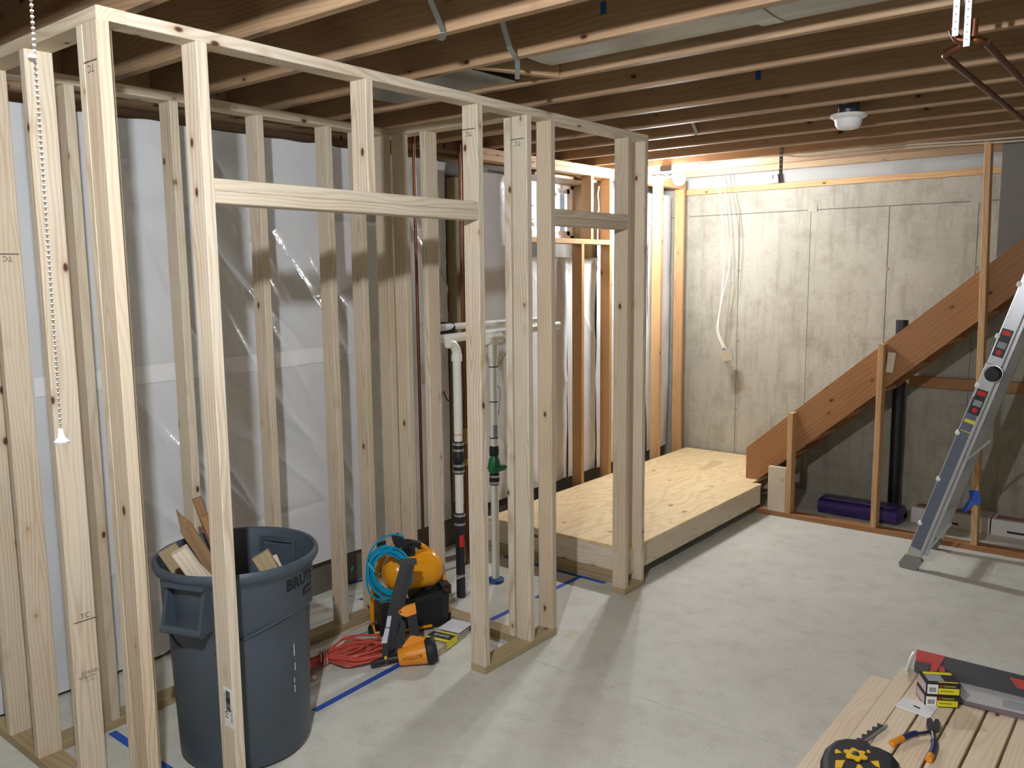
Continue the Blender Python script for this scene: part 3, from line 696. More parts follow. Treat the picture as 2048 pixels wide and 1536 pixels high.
build('orange_tie', MB().tube([(XPp+math.cos(a*.4)*.025, y1+math.sin(a*.4)*.025, .965+.002*a/6) for a in range(17)], .002, 5), M('orange_tie_wire', (214, 110, 60), .5), pa)
m_ = MB(); clampband(m_, XPp, y1, .135, .0265); m_.box((XPp+.02, y1-.06, .128), (XPp+.026, y1-.02, .142)); build('pipe_clamp', m_, ALU, pa)
pb_ = thing('sump_pipe', 'white plastic pipe with a green valve standing in a blue floor ring', 'pipe', (-.74, 2.61, 0))
y2 = 2.612
build('pipe_section', MB().tube([(XPp, y2, .84), (XPp, y2, 1.40)], .024, 16), PVC, pb_)
build('pipe_section', MB().tube([(XPp, y2, .02), (XPp, y2, .62)], .024, 16), PVC, pb_)
build('tee', MB().tube([(XPp, y2, 1.38), (XPp, y2, 1.46)], .03, 16).tube([(XPp, y2-.06, 1.495), (XPp, y2+.07, 1.50)], .03, 16).sphere((XPp, y2, 1.48), .034), PVC, pb_)
build('rubber_coupling', MB().lathe([(.026, .79), (.029, .795), (.029, .83), (.026, .85)], (XPp, y2, 0), (0, 0, 1), 16), RUBBER, pb_)
gv = build('valve_body', MB().lathe([(.022, .68), (.034, .69), (.04, .72), (.034, .76), (.022, .79)], (XPp, y2, 0), (0, 0, 1), 18).box((XPp-.02, y2+.005, .70), (XPp+.05, y2+.05, .73)), GREEN, pb_)
build('valve_flange', MB().box((XPp-.03, y2-.04, .712), (XPp+.055, y2+.062, .722)), GREEN, gv)
c_ = build('rubber_coupling', MB().lathe([(.026, .61), (.031, .615), (.031, .675), (.026, .68)], (XPp, y2, 0), (0, 0, 1), 16), RUBBER, pb_)
m_ = [clampband(MB(), XPp, y2, zz, .031) for zz in (.625, .665)]; [build('hose_clamp', q_, ALU, c_) for q_ in m_]
for zz in (1.33, 1.12, .90): build('black_tie', MB().lathe([(.0245, -.003), (.0262, -.003), (.0262, .003), (.0245, .003)], (XPp, y2, zz), (0, 0, 1), 16), RUBBER, pb_)
build('printed_label', MB().grid(lambda u, v: Vector((XPp+math.cos(-1.1+u*1.3)*.0248, y2+math.sin(-1.1+u*1.3)*.0248, .90+.08*v)), 6, 1), GREYINK, pb_)
build('floor_ring', MB().lathe([(.05, 0), (.052, .018), (.03, .024)], (XPp, y2, 0), (0, 0, 1), 24), BLUEPL, pb_)
hp = thing('drain_pipe', 'horizontal white plastic pipe running from the black cap toward the platform', 'pipe', (XPp-.06, 2.7, 1.5))
build('pipe_section', MB().tube([(XPp-.055, 2.12, 1.515), (XPp-.055, 3.35, 1.535)], .026, 16), PVC, hp)
build('pipe_section', MB().tube([(XPp-.13, 2.26, 1.575), (XPp-.13, 3.3, 1.578)], .02, 14), PVC, hp)
p = on(898, 657, 'x', -.9); build('black_cap', MB().lathe([(.034, -.05), (.04, -.045), (.04, .02), (.034, .026)], (-.9, p.y, p.z), (.35, 1, 0), 20), RUBBER, hp)
cpp = thing('copper_pipe', 'pair of vertical copper pipes rising behind the drain pipe', 'pipe', (-1.1, 2.745, 0))
for dx, y in ((0, 2.735), (.0, 2.765)): build('pipe_run', MB().tube([(-1.1+dx, y, 0), (-1.1+dx, y, 2.66)], .0095, 10), COPPER, cpp)
build('valve', MB().tube([(-1.1, 2.735, .80), (-1.1, 2.735, .90)], .018, 10).tube([(-1.1, 2.735, .66), (-1.1, 2.735, .70)], .02, 10), M('brass', (150, 130, 70), .4, .8), cpp)
cp3 = build('copper_pipe', MB().tube([(-1.02, 2.262, 0), (-1.02, 2.262, 2.66)], .0095, 10), COPPER); tag(cp3, 'single copper pipe just right of the closet corner post', 'pipe')
bp2 = build('black_pipe', MB().tube([(XPp-.06, 2.36, 0), (XPp-.06, 2.36, .48)], .02, 12), BLACK); tag(bp2, 'short black pipe stub behind the red-tagged drain pipe', 'pipe')
ol = thing('wall_outlet', 'white outlet plate with a black plug on the insulated wall', 'outlet', (-1.335, 2.65, 1.24))
build('cover_plate', MB().box((-1.35, 2.61, 1.18), (-1.335, 2.68, 1.30)), WHITE, ol); build('plug', MB().box((-1.335, 2.64, 1.215), (-1.30, 2.665, 1.24)).tube(spline([(-1.31, 2.655, 1.22), (-1.28, 2.68, 1.20), (-1.28, 2.72, 1.1)], 5), .004, 6), RUBBER, ol)
cable('wire', 'thin dark wire curling beside the green-valved pipe', [on(1008, 675, 'x', -.78), on(1014, 700, 'x', -.74), on(992, 740, 'x', -.74), on(990, 765, 'x', -.74), on(1000, 780, 'x', -.74), on(997, 830, 'x', -.73)], .0018, M('wire_brown', (92, 70, 54), .5))
cable('wire', 'black cord curving left of the white drain pipe', [on(887, 783, 'x', -.8), on(895, 800, 'x', -.8), on(912, 806, 'x', -.8)], .004, RUBBER)

# ------------------------------------------------------------------ bin with offcuts
BC = Vector((-.397, .611, 0))
bn = thing('trash_bin', 'grey-blue round plastic trash bin holding wood offcuts', 'bin', BC)
prof = [(.20, .012), (.243, .012), (.252, .03), (.268, .50), (.272, .575), (.284, .60), (.288, .735), (.292, .752), (.305, .765), (.313, .78), (.313, .796), (.305, .808), (.296, .804), (.285, .76), (.275, .70), (.26, .45), (.238, .03), (.20, .026)]
build('bin_body', MB().lathe(prof, BC, (0, 0, 1), 64, closed=True), BINBLUE, bn)
build('bin_bottom', MB().lathe([(.001, .0), (.2, 0), (.22, .014), (.215, .026), (.001, .026)], BC, (0, 0, 1), 40), BINBLUE, bn)
def bcyl(ang, r, z): return BC+Vector((math.cos(ang)*r, math.sin(ang)*r, z))
# raised drape band curving down to the handles
vs_ = []
band = MB()
for side in (0, math.pi):
    rows = []
    for i in range(41):
        t = i/40; an = R(-70.6)+side+R(16)+(math.pi-R(32))*t; zz = .50+.10*math.sin(math.pi*t)**1.0
        rows.append((an, zz))
    band.tube([bcyl(a, .2705+.012*max(0, (z-.5)/.1)*.9, z) for a, z in rows], .004, 6)
build('moulded_ridge', band, BINBLUE, bn)
for side in (0, math.pi):
    an = R(-70.6)+side; e = Vector((math.cos(an), math.sin(an), 0)); t = Vector((-e.y, e.x, 0))
    def hp_(a, r, z): return BC+e*r+t*a+Vector((0, 0, z))
    h = MB()
    for sg in (-1, 1):
        h.prism([hp_(sg*.075, .26, .77), hp_(sg*.075, .30, .77), hp_(sg*.075, .335, .625), hp_(sg*.075, .335, .595), hp_(sg*.075, .25, .595)], t*(sg*.014))
    h.tube([hp_(-.088, .328, .603), hp_(.088, .328, .603)], .016, 10)
    h.box((0, 0, 0), (1, 1, 1), Matrix.Translation(hp_(-.09, .268, .757)) @ Matrix((t*.18, e*.05, (0, 0, .016))).transposed().to_4x4())
    h.box((0, 0, 0), (1, 1, 1), Matrix.Translation(hp_(-.075, .268, .64)) @ Matrix((t*.15, e*.006, (0, 0, .1))).transposed().to_4x4())
    build('bin_handle', h, BINBLUE, bn)
def bbend(ang0, z0, r): return lambda x, y: BC+Vector((math.cos(ang0+x/r)*(r+.0012+y*.03), math.sin(ang0+x/r)*(r+.0012+y*.03), z0+y))
a0 = R(22)
build('bin_lettering', text_mb('BRUTE', .062, (0, 0, 0), (1, 0, 0), (0, 0, 1), 0, True, bbend(a0, .715, .2875), bold=.0022), INK, bn, sharp=False)
lg_ = MB().grid(lambda u, v: bcyl(a0+R(8)+(u-.5)*.26, .2878, .645+.034*v), 8, 1)
build('bin_logo', lg_, INK, bn)
build('bin_logo_stripe', MB().grid(lambda u, v: bcyl(a0+R(8)+(u-.5)*.2, .2884, .6595+.006*v), 8, 1), BINBLUE, bn)
m_ = MB()
for zz, dz in ((.42, .05), (.36, .03), (.31, .02), (.27, .03)):
    aa = R(12)+random.uniform(-.01, .01); m_.grid(lambda u, v, aa=aa, zz=zz, dz=dz: bcyl(aa+(u-.5)*.016, .2655+(zz-.3)*.034+.002, zz+dz*v), 2, 2)
build('paint_drip', m_, PAPER, bn)
def off(name, label, p0, p1, w, t, wd, mat): return tag(beam(name, p0, p1, w, t, wd, mat), label, 'wood offcut', 'offcuts in the bin')
vn = Vector((.84, -.54, 0))
def inb(u, v, back): return onp(u, v, BC+vn*back, vn)
off('wood_offcut', 'long jagged brown board splinter leaning out of the bin', inb(460, 1190, .06), inb(372, 1055, .02), .05, .02, (.5, .8, .3), W_GRY)
sp_ = MB(); q0 = inb(352, 1017, .02); q1 = inb(362, 1060, .02); q2 = inb(388, 1048, .02)
sp_.prism([q0, q1, q2, inb(364, 1030, .02)], vn*.012); o = build('wood_splinter', sp_, W_GRY); tag(o, 'pointed splinter tip at the top of the jagged board', 'wood offcut', 'offcuts in the bin')
off('wood_offcut', 'upright dark brown offcut behind the nearest door stud', inb(440, 1120, -.12), inb(393, 996, -.14), .035, .03, (.5, .8, .2), W_GRY)
off('wood_offcut', 'second brown offcut close behind the upright one', inb(446, 1120, -.08), inb(410, 1030, -.1), .04, .03, (.5, .8, .2), W_STR)
off('wood_offcut', 'pale cut end of a pine block at the front rim', inb(412, 1175, .15), inb(358, 1100, .16), .06, .038, (.5, .8, .1), W_NEW)
off('wood_offcut', 'ribbed board end resting on the left bin rim', inb(378, 1160, -.04), inb(334, 1096, -.04), .075, .025, (.5, .8, .4), W_TRT)
off('wood_offcut', 'thin pale strip lying between block and splinter', inb(430, 1165, .1), inb(384, 1118, .08), .02, .012, (.5, .8, .1), W_NEW)
off('wood_offcut', 'grooved tan block inside the right side of the bin', inb(560, 1170, -.02), inb(520, 1108, -.04), .07, .038, (.6, .7, -.3), W_TRT)
off('wood_offcut', 'small pinkish block behind the grooved tan one', inb(562, 1150, -.07), inb(545, 1112, -.1), .035, .03, (.6, .7, -.3), W_NEW)

# ------------------------------------------------------------------ floor tape
def ftape(label, pts, w=.034, mat=BTAPE):
    a, b = Vector(pts[0]), Vector(pts[1]); d = (b-a).normalized(); n = Vector((-d.y, d.x, 0))*w/2
    o = build('masking_tape', MB().prism([(a-n).to_tuple(), (a+n).to_tuple(), (b+n).to_tuple(), (b-n).to_tuple()], (0, 0, .0006)), mat); tag(o, label, 'tape', 'blue layout tape on the floor')
ftape('long blue tape line on the floor between bin and orange nail gun', ((-.372, .93, .0003), (-.40, 1.50, .0003)))
ftape('blue tape piece under the wrapped shims', ((-.405, 1.505, .0003), (-.405, 1.985, .0003)))
ftape('blue tape stretch on the floor behind the cross wall plate', ((-.395, 2.085, .0003), (-.39, 2.45, .0003)))
ftape('blue tape stretch running up to the platform front', ((-.39, 2.55, .0003), (-.385, 2.99, .0003)))
ftape('dark blue tape along the foot of the platform rim', ((-1.0, 3.0, .0003), (-.20, 2.995, .0003)))
ftape('blue tape crossing the floor left of the bin', ((-.90, .30, .0003), (-.62, .30, .0003)))
ftape('short blue tape scrap in front of the bin', ((-.58, .30, .0003), (-.28, .31, .0003)))
p = on(705, 1167, 'z', 0); ftape('blue tape scrap on the floor against the foundation left of the compressor', ((p.x-.05, p.y-.1, .0003), (p.x+.02, p.y+.12, .0003)))
p = on(732, 1197, 'z', 0); ftape('tiny torn blue tape bit beside the compressor', ((p.x-.02, p.y-.03, .0003), (p.x+.02, p.y+.02, .0003)), .025)

# ------------------------------------------------------------------ compressor, hose, nail gun, cord, shims
ux = Vector((.48, .877, 0)); uy = Vector((.877, -.48, 0)); uz = Vector((0, 0, 1))
CB = Vector((-.675, 1.80, 0))
def cl(a, b, c): return CB+ux*a+uy*b+uz*c
cm = thing('air_compressor', 'orange tank air compressor with black base inside the closet', 'air compressor', CB)
Mx = Matrix.Translation(CB) @ Matrix((ux, uy, uz)).transposed().to_4x4()
s_ = build('base_shroud', MB().prism([cl(-.18, -.10, .03), cl(.19, -.10, .03), cl(.20, -.10, .22), cl(-.17, -.10, .17)], uy*.19), BLACK, cm)
m_ = MB()
for i in range(14): m_.box((-.02+i*.013, .09, .06), (-.014+i*.013, .094, .17), Mx)
build('vent_louvres', m_, RUBBER, s_)
m_ = MB().box((.16, .0, .19), (.21, .09, .24), Mx); build('shroud_corner', m_, BLACK, cm)
build('corner_bolt', MB().lathe([(.001, .006), (.012, .006), (.014, 0)], cl(.185, .09, .215), uy, 10), COPPER, cm)
r_ = .10; Lh = .085
prof = [(.002, -Lh-r_*.8)]+[(r_*math.sin(a*math.pi/16), -Lh-r_*.8*math.cos(a*math.pi/16)) for a in range(1, 9)]+[(r_*math.cos(a*math.pi/16), Lh+r_*.8*math.sin(a*math.pi/16)) for a in range(0, 8)]+[(.002, Lh+r_*.8)]
build('tank', MB().lathe(prof, cl(.025, .0, .32), ux, 32), ORANGE, cm)
build('tank_saddle', MB().prism([cl(-.06, -.06, .2), cl(-.03, -.06, .2), cl(-.03, -.06, .25), cl(-.06, -.06, .25)], uy*.12).prism([cl(.08, -.06, .215), cl(.11, -.06, .215), cl(.11, -.06, .25), cl(.08, -.06, .25)], uy*.12), BLACK, cm)
hpth = spline([cl(-.195, .0, .02), cl(-.198, 0, .12), cl(-.185, 0, .26), cl(-.145, 0, .39), cl(-.07, 0, .462), cl(.0, 0, .47), cl(.09, 0, .44), cl(.15, 0, .36), cl(.20, 0, .24), cl(.215, 0, .12), cl(.215, 0, .03)], 5)
build('roll_frame', MB().tube(hpth, .012, 10), ORANGE, cm)
build('handle_grip', MB().tube(spline([cl(-.07, 0, .47), cl(-.02, 0, .475), cl(.04, 0, .462), cl(.07, 0, .45)], 4), .019, 10), RUBBER, cm)
build('cord_wrap', MB().box((-.03, .0, .40), (.03, .045, .46), Mx), RUBBER, cm)
for a in (-.20, .215): build('rubber_foot', MB().lathe([(.022, 0), (.024, .03), (.018, .05)], cl(a, 0, 0), uz, 14), RUBBER, cm)
build('cross_bar', MB().tube([cl(-.2, 0, .075), cl(-.2, .06, .03), cl(-.05, .09, .03), cl(.1, .09, .03)], .008, 8), ORANGE, cm)
build('regulator_panel', MB().box((-.17, .05, .19), (-.04, .075, .235), Mx), M('tan_panel', (150, 136, 96), .5), cm)
build('pressure_valve', MB().tube([cl(-.01, 0, .40), cl(-.01, .0, .415)], .012, 10).tube([cl(-.02, .0, .41), cl(.02, .0, .412)], .006, 8), STEEL, cm)
# coiled hose
ho = thing('air_hose', 'coil of teal air hose hung on the compressor handle', 'hose', cl(-.08, .08, .3))
rs = random.Random(11); pth = []
hc = onp(780, 1142, CB+uy*.13, uy)
for lp in range(13):
    rx = .098+rs.uniform(-.016, .012); rz = .122+rs.uniform(-.018, .01); oc = hc+ux*rs.uniform(-.012, .012)+uz*rs.uniform(-.01, .01)+uy*(.0055*lp-.03)
    for k in range(24):
        a = 2*math.pi*k/24+math.pi/2; pth.append(oc+ux*math.cos(a)*rx*(1 if math.cos(a) < 0 else .9)+uz*math.sin(a)*rz+uy*.0055*k/24-ux*.02*math.sin(a))
build('hose_coil', MB().tube(pth, .0066, 7), TEAL, ho)
lp = spline([onp(u, v, CB+uy*.14, uy) for u, v in ((808, 1074), (785, 1069), (757, 1082), (738, 1110), (733, 1150), (737, 1180), (750, 1196), (772, 1202), (790, 1196))], 8)
build('hose_tail', MB().tube(lp, .005, 7), TEAL, ho)
build('hose_tie', MB().tube([onp(736, 1126, CB+uy*.175, uy), onp(748, 1142, CB+uy*.18, uy), onp(752, 1144, CB+uy*.16, uy)], .005, 6), M('pale_teal', (70, 190, 214), .3), ho)
build('hose_strap', MB().prism([onp(u, v, CB+uy*.17, uy) for u, v in ((792, 1082), (806, 1076), (818, 1088), (812, 1098), (796, 1096))], -uy*.1), RUBBER, ho)
# framing nail gun leaning on the compressor (outline in the upright plane facing the viewer)
gp = on(800, 1331, 'z', 0.0); gn = Vector((.72, -.69, 0)).normalized()
gtilt = Vector((gn.x*math.cos(.25), gn.y*math.cos(.25), math.sin(.25)))
def G(u, v, d=0.): return onp(u, v, gp, gtilt)+gtilt*d
ng = thing('nail_gun', 'black and orange framing nail gun propped against the compressor', 'nail gun', gp)
def gpoly(name, pts, d0, th, mat, parent=ng, bev=True):
    return build(name, MB().prism([G(u, v, d0) for u, v in pts], gtilt*th), mat, parent)
mg = gpoly('magazine', [(803, 1122), (832, 1120), (812, 1195), (801, 1245), (793, 1290), (790, 1312), (764, 1312), (768, 1262), (783, 1190)], .0, .032, BLACK)
gpoly('magazine_cap', [(796, 1124), (800, 1118), (833, 1116), (834, 1128), (800, 1131)], -.002, .037, BLACK, mg)
gpoly('magazine_rail', [(817, 1128), (825, 1128), (790, 1275), (783, 1275)], .032, .004, RUBBER, mg)
for v0, v1, ul in ((1230, 1252, (775.5, 783.5, 780, 772)), (1254, 1284, (771, 779.5, 774, 763))): gpoly('warning_label', [(ul[0], v0), (ul[1], v0), (ul[2], v1), (ul[3], v1)], .033, .0015, M('label_grey', (196, 204, 212), .5), mg)
for u, v in ((817, 1131), (811, 1155), (789, 1175)): build('screw', MB().lathe([(.0045, 0), (.004, .003), (.001, .003)], G(u, v, .036 if u > 800 else .032), gtilt, 8), RUBBER, mg)
gpoly('grip', [(812, 1222), (832, 1222), (838, 1262), (839, 1278), (820, 1272), (816, 1245)], .0, .034, RUBBER)
gpoly('orange_bracket', [(797, 1221), (806, 1212), (830, 1205), (833, 1225), (812, 1232), (800, 1227)], -.003, .042, ORANGE2)
build('bracket_screw', MB().lathe([(.005, 0), (.004, .002), (.001, .002)], G(801, 1222, .039), gtilt, 8), RUBBER, ng)
gpoly('gun_head', [(786, 1245), (806, 1238), (812, 1246), (808, 1290), (790, 1308), (776, 1310)], -.004, .036, BLACK)
bod = build('motor_housing', MB().lathe([(.038, 0), (.044, .008), (.047, .05), (.055, .10), (.058, .135)], G(797, 1313, .02), (G(856, 1300)-G(797, 1313)), 24), ORANGE2, ng)
axg = (G(856, 1300)-G(797, 1313)).normalized()
bodU = axg.cross(gtilt).normalized()
build('end_cap', MB().lathe([(.059, 0), (.063, .006), (.063, .042), (.055, .052), (.02, .054)], G(797, 1313, .02)+axg*.134, axg, 24), RUBBER, ng)
gpoly('top_cover', [(804, 1291), (816, 1275), (822, 1268), (836, 1270), (850, 1274), (852, 1285), (820, 1295)], .0, .036, ORANGE2)
build('nose', MB().tube([G(798, 1313, .02), G(775, 1318, .02), G(746, 1325, .016)], [.024, .02, .013], 12), BLACK, ng)
gpoly('contact_tip', [(741, 1327), (745, 1320), (770, 1316), (772, 1326), (744, 1334)], .004, .026, RUBBER)
build('depth_knob', MB().tube([G(771, 1310, .03), G(774, 1322, .03)], .008, 10), YELP, ng)
build('air_fitting', MB().tube([G(812, 1184, .02), G(815, 1196, .02)], .006, 8), ALU, ng)
tr, tu = -axg, -bodU if bodU.z > 0 else bodU
def gb(x, y):
    base = G(797, 1313, .02)+axg*(.068-x)
    n = gtilt; up = bodU if bodU.z > 0 else -bodU
    rr = .0425+.06*(-x)*0
    s0 = (y+.006)/rr
    rad = .0455+.0115*max(0, min(1, (.068-x)/.13))
    return base+n*math.cos(s0)*(rad+.0012)-up*math.sin(s0)*(rad+.0012)
build('gun_lettering', text_mb('BOSTITCH', .02, (0, 0, 0), (1, 0, 0), (0, 0, 1), 0, True, gb), INK, ng, sharp=False)
# red extension cord bundle
ec = thing('extension_cord', 'bundled red extension cord lying behind the bin', 'cord', on(690, 1310, 'z', 0))
rs = random.Random(5); knot = Vector((-.70, 1.235, .03)); far = Vector((-.56, 1.52, .02)); near = Vector((-.70, .93, .02)); pth = []
for lp in range(13):
    sgn = 1 if lp % 2 else -1
    f_ = far+Vector((rs.uniform(-.12, .09), rs.uniform(-.13, .02), rs.uniform(-.008, .035))); n_ = near+Vector((rs.uniform(-.05, .08), rs.uniform(-.02, .1), rs.uniform(-.008, .03)))
    k1 = knot+Vector((rs.uniform(-.018, .018), rs.uniform(-.01, .01), rs.uniform(-.016, .02))); k2 = knot+Vector((rs.uniform(-.018, .018), rs.uniform(-.01, .01), rs.uniform(-.016, .02)))
    side = Vector((.85, -.5, 0))*(.05+rs.uniform(0, .06))
    mid = (knot+f_)/2
    pth += [k1, mid+side*sgn+Vector((0, 0, rs.uniform(0, .02))), f_+side*sgn*.4, f_+Vector((.02, .03, 0)), f_-side*sgn*.4, mid-side*sgn+Vector((0, 0, rs.uniform(0, .02))), k2, (knot+n_)/2+side*sgn*.4, n_+side*sgn*.25, n_-side*sgn*.25, (knot+n_)/2-side*sgn*.4]
pth = [Vector((p.x, p.y, max(.008, p.z))) for p in pth]
sm = [Vector((p.x, p.y, max(.0065, p.z))) for p in spline(pth, 5)]
build('cord_loops', MB().tube(sm, .0058, 6), CORDRED, ec)
build('cord_tie', MB().tube([knot+Vector((.87, -.5, 0))*.042*math.cos(a*.35)+Vector((.25*.06*math.sin(a*.05), .012*(a/18-1), .032*math.sin(a*.35)+.006)) for a in range(0, 54)], .0042, 6), CORDPINK, ec)
build('loose_end', MB().tube([Vector((p.x, p.y, max(.006, p.z))) for p in spline([knot+Vector((0, .02, .03)), on(668, 1290, 'z', .05), on(700, 1262, 'z', .09), on(735, 1247, 'z', .10), on(752, 1245, 'z', .07), on(764, 1252, 'z', .03)], 7)], .005, 6), CORDPINK, ec)
build('plug_tip', MB().tube([on(624, 1358, 'z', .015), on(631, 1352, 'z', .015)], .008, 8), M('plug_white', (226, 196, 184), .4), ec)
# wrapped shims
sb = thing('shim_bundle', 'plastic-wrapped bundle of wood shims with a yellow label', 'shims', on(885, 1285, 'z', 0))
s0 = Vector((-.36, 1.60, .0)); s1 = Vector((-.435, 1.985, .0)); sd_ = (s1-s0).normalized(); sn = Vector((sd_.y, -sd_.x, 0))
MS = Matrix.Translation(s0) @ Matrix((sd_, -sn, uz)).transposed().to_4x4(); Ls = (s1-s0).length
for i in range(4):
    for j in range(3):
        th0 = .010; z0 = .004+j*.0125
        mb = MB().prism([MS @ Vector((.02, -.058+i*.03, z0)), MS @ Vector((Ls-.06, -.058+i*.03, z0)), MS @ Vector((Ls-.06, -.058+i*.03, z0+th0*.4)), MS @ Vector((.02, -.058+i*.03, z0+th0))], -sn*.028)
        build('shim', mb, W_NEW, sb)
build('plastic_wrap', MB().box((0, -.063, .001), (Ls, .066, .048), MS), CLEAR, sb)
lb_ = build('shim_label', MB().box((.10, -.065, .049), (.20, .068, .0496), MS).box((.10, -.0665, .01), (.20, -.0655, .049), MS), YEL, sb)
build('shim_label_band', MB().box((.125, -.066, .0498), (.185, .069, .0502), MS), INK, sb)
text('shim_lettering', 'SHIMS', .034, MS @ Vector((.155, 0, .0504)), (MS.to_3x3() @ Vector((0, -1, 0))), (MS.to_3x3() @ Vector((1, 0, 0))), PAPER, sb)
build('white_print', MB().box((.22, -.064, .0485), (Ls-.03, .067, .049), MS), M('film_print', (214, 214, 216), .3), sb)

# ------------------------------------------------------------------ under the stairs
pp = build('soil_pipe', MB().tube([(.715, 5.80, 0), (.715, 5.80, 1.49)], .045, 18), BLACK); tag(pp, 'black vertical pipe standing behind the stair stringer', 'pipe')
pk = thing('wrapped_roll', 'purple plastic-wrapped pack on the floor under the stairs', 'package', (.6, 5.33, 0))
m_ = MB(); 
def pk_fn(u, v):
    x = .27+.64*u; a = 2*math.pi*v; w = .13+.01*mnoise.noise(Vector((x*6, math.cos(a)*2, math.sin(a)*2))); ends = min(1, min(u, 1-u)*14+.35)
    return Vector((x, 5.38+math.copysign(abs(math.cos(a))**.5, math.cos(a))*w*ends, .062+math.copysign(abs(math.sin(a))**.6, math.sin(a))*.06*ends))
build('film', m_.grid(pk_fn, 40, 24), PURPLE, pk)
build('print_strip', MB().box((.34, 5.30, .1225), (.84, 5.315, .124)), M('film_lettering', (150, 140, 190), .5), pk)
for i, (x0, x1, lbl) in enumerate(((.93, 1.45, 'white carton on the floor under the stairs beside the purple pack'), (1.46, 2.3, 'long white printed carton under the stairs at the right edge'))):
    bxx = thing('carton', lbl, 'carton', ((x0+x1)/2, 5.52, 0))
    build('carton_body', MB().box((x0, 5.46, .001), (x1, 5.66, .115)), M('carton_white', (206, 202, 196), .6), bxx)
    build('carton_print', MB().box((x0+.1, 5.459, .03), (x0+.32, 5.4598, .045)), INK, bxx)
    build('carton_panel', MB().box((x0+.02, 5.5, .1152), (x1-.1, 5.6, .1158)), M('carton_red', (150, 110, 100), .6), bxx)
tk = thing('tape_flag', 'folded blue tape flag stuck to the rightmost stair post', 'tape', on(1945, 1000, 'y', 4.99))
build('tape_strip', MB().prism([on(1938, 980, 'y', 4.994), on(1958, 982, 'y', 4.994), on(1963, 1002, 'y', 4.99), on(1955, 1012, 'y', 4.985), on(1940, 1002, 'y', 4.99)], (0, -.004, 0)), BTAPE, tk)
build('tape_tail', MB().prism([on(1938, 998, 'y', 4.985), on(1952, 1006, 'y', 4.985), on(1928, 1026, 'y', 4.96), on(1922, 1022, 'y', 4.96)], (0, -.003, 0)), BTAPE, tk)

# ------------------------------------------------------------------ ladder
ld = thing('ladder', 'aluminium multi-position ladder leaning near the stairs at right', 'ladder', (1.2, 4.65, 0))
k_ = .3045
def lp_(x, y, z): return Vector((x+k_*z, y, z))
def rail(nm, y, x0, w, t, z0, z1, mat, parent): return beam(nm, lp_(x0, y, z0), lp_(x0, y, z1), w, t, (1, 0, 0), mat, parent)
rls = []
for y in (4.385, 4.885):
    r1_ = rail('rail', y, 1.187, .085, .028, .06, 1.32, ALU, ld); rls.append(r1_)
    rail('inner_rail', y+(.035 if y < 4.6 else -.035), 1.215, .075, .026, .10, 2.25, ALU, ld)
    ft = build('rubber_foot', MB().prism([(1.135, y-.022, .001), (1.235, y-.022, .001), (1.265, y-.022, .055), (1.25, y-.022, .085), (1.16, y-.022, .085), (1.128, y-.022, .03)], (0, .045, 0)), M('grey_rubber', (130, 130, 128), .6), ld)
    if y < 4.6: rail('rail_sticker', y-.0148, 1.18, .062, .001, .14, 1.12, M('blue_grey_sticker', (96, 104, 122), .5, var=.25, scale=20), r1_)
    upr = rail('upper_rail', y+(.0 if y < 4.6 else 0), 1.19, .08, .026, 1.322, 2.3, ALU, ld)
for z in (.306, .60, .90, 1.195, 1.49, 1.79, 2.08):
    x = 1.14+k_*z
    rg = beam('rung', (x+.045, 4.37, z), (x+.045, 4.90, z), .05, .032, (1, 0, .3), ALU, ld)
    build('rung_cap', MB().lathe([(.018, -.012), (.02, 0), (.013, .013), (.001, .015)], (x+.006, 4.384, z), (-1, 0, .3), 10), PAPER, rg)
def on_rail(nm, u0, u1, z0, z1, mat, parent, lift): return beam(nm, lp_(u0, 4.385-.0148-lift, z0), lp_(u0, 4.385-.0148-lift, z1), u1, .0012, (1, 0, 0), mat, parent)
for z0, z1 in ((1.02, 1.17), (1.37, 1.53)):
    stk = on_rail('warning_sticker', 1.187, .06, z0, z1, BLACK, rls[0], .0012)
    on_rail('sticker_red', 1.187, .045, z1-.035, z1-.01, RED, stk, .0024); on_rail('sticker_text', 1.187, .045, z0+.05, z0+.085, GREYINK, stk, .0024)
    build('sticker_mark', MB().lathe([(.001, .001), (.016, .001), (.016, 0)], lp_(1.187, 4.385-.0172, z0+.025), (0, -1, 0), 8), RED, stk)
on_rail('sticker_yellow', 1.187, .06, .965, .985, YEL, rls[0], .0012); on_rail('sticker_yellow', 1.187, .06, .91, .915, YEL, rls[0], .0012)
on_rail('sticker_yellow', 1.187, .075, .085, .09, YEL, rls[0], .0012)
build('hinge_lock', MB().lathe([(.001, .05), (.036, .048), (.044, .035), (.046, 0)], lp_(1.205, 4.37, 1.27), (0, -1, 0), 18), RUBBER, ld)
build('hinge_plate', MB().lathe([(.05, 0), (.05, .006), (.03, .008)], lp_(1.205, 4.371, 1.27), (0, -1, 0), 18), ALU, ld)
for z in (1.45, 1.78): build('rail_hole', MB().lathe([(.001, .0008), (.011, .0008), (.011, 0)], lp_(1.188, 4.3715, z), (0, -1, 0), 12), INK, ld)
for z0, z1 in ((.14, .26), (.74, .80)): beam('brace', (1.25+k_*z0, 4.40, z0), (1.36+k_*z0, 4.44, z1+.06), .014, .004, (0, 0, 1), ALU, ld)

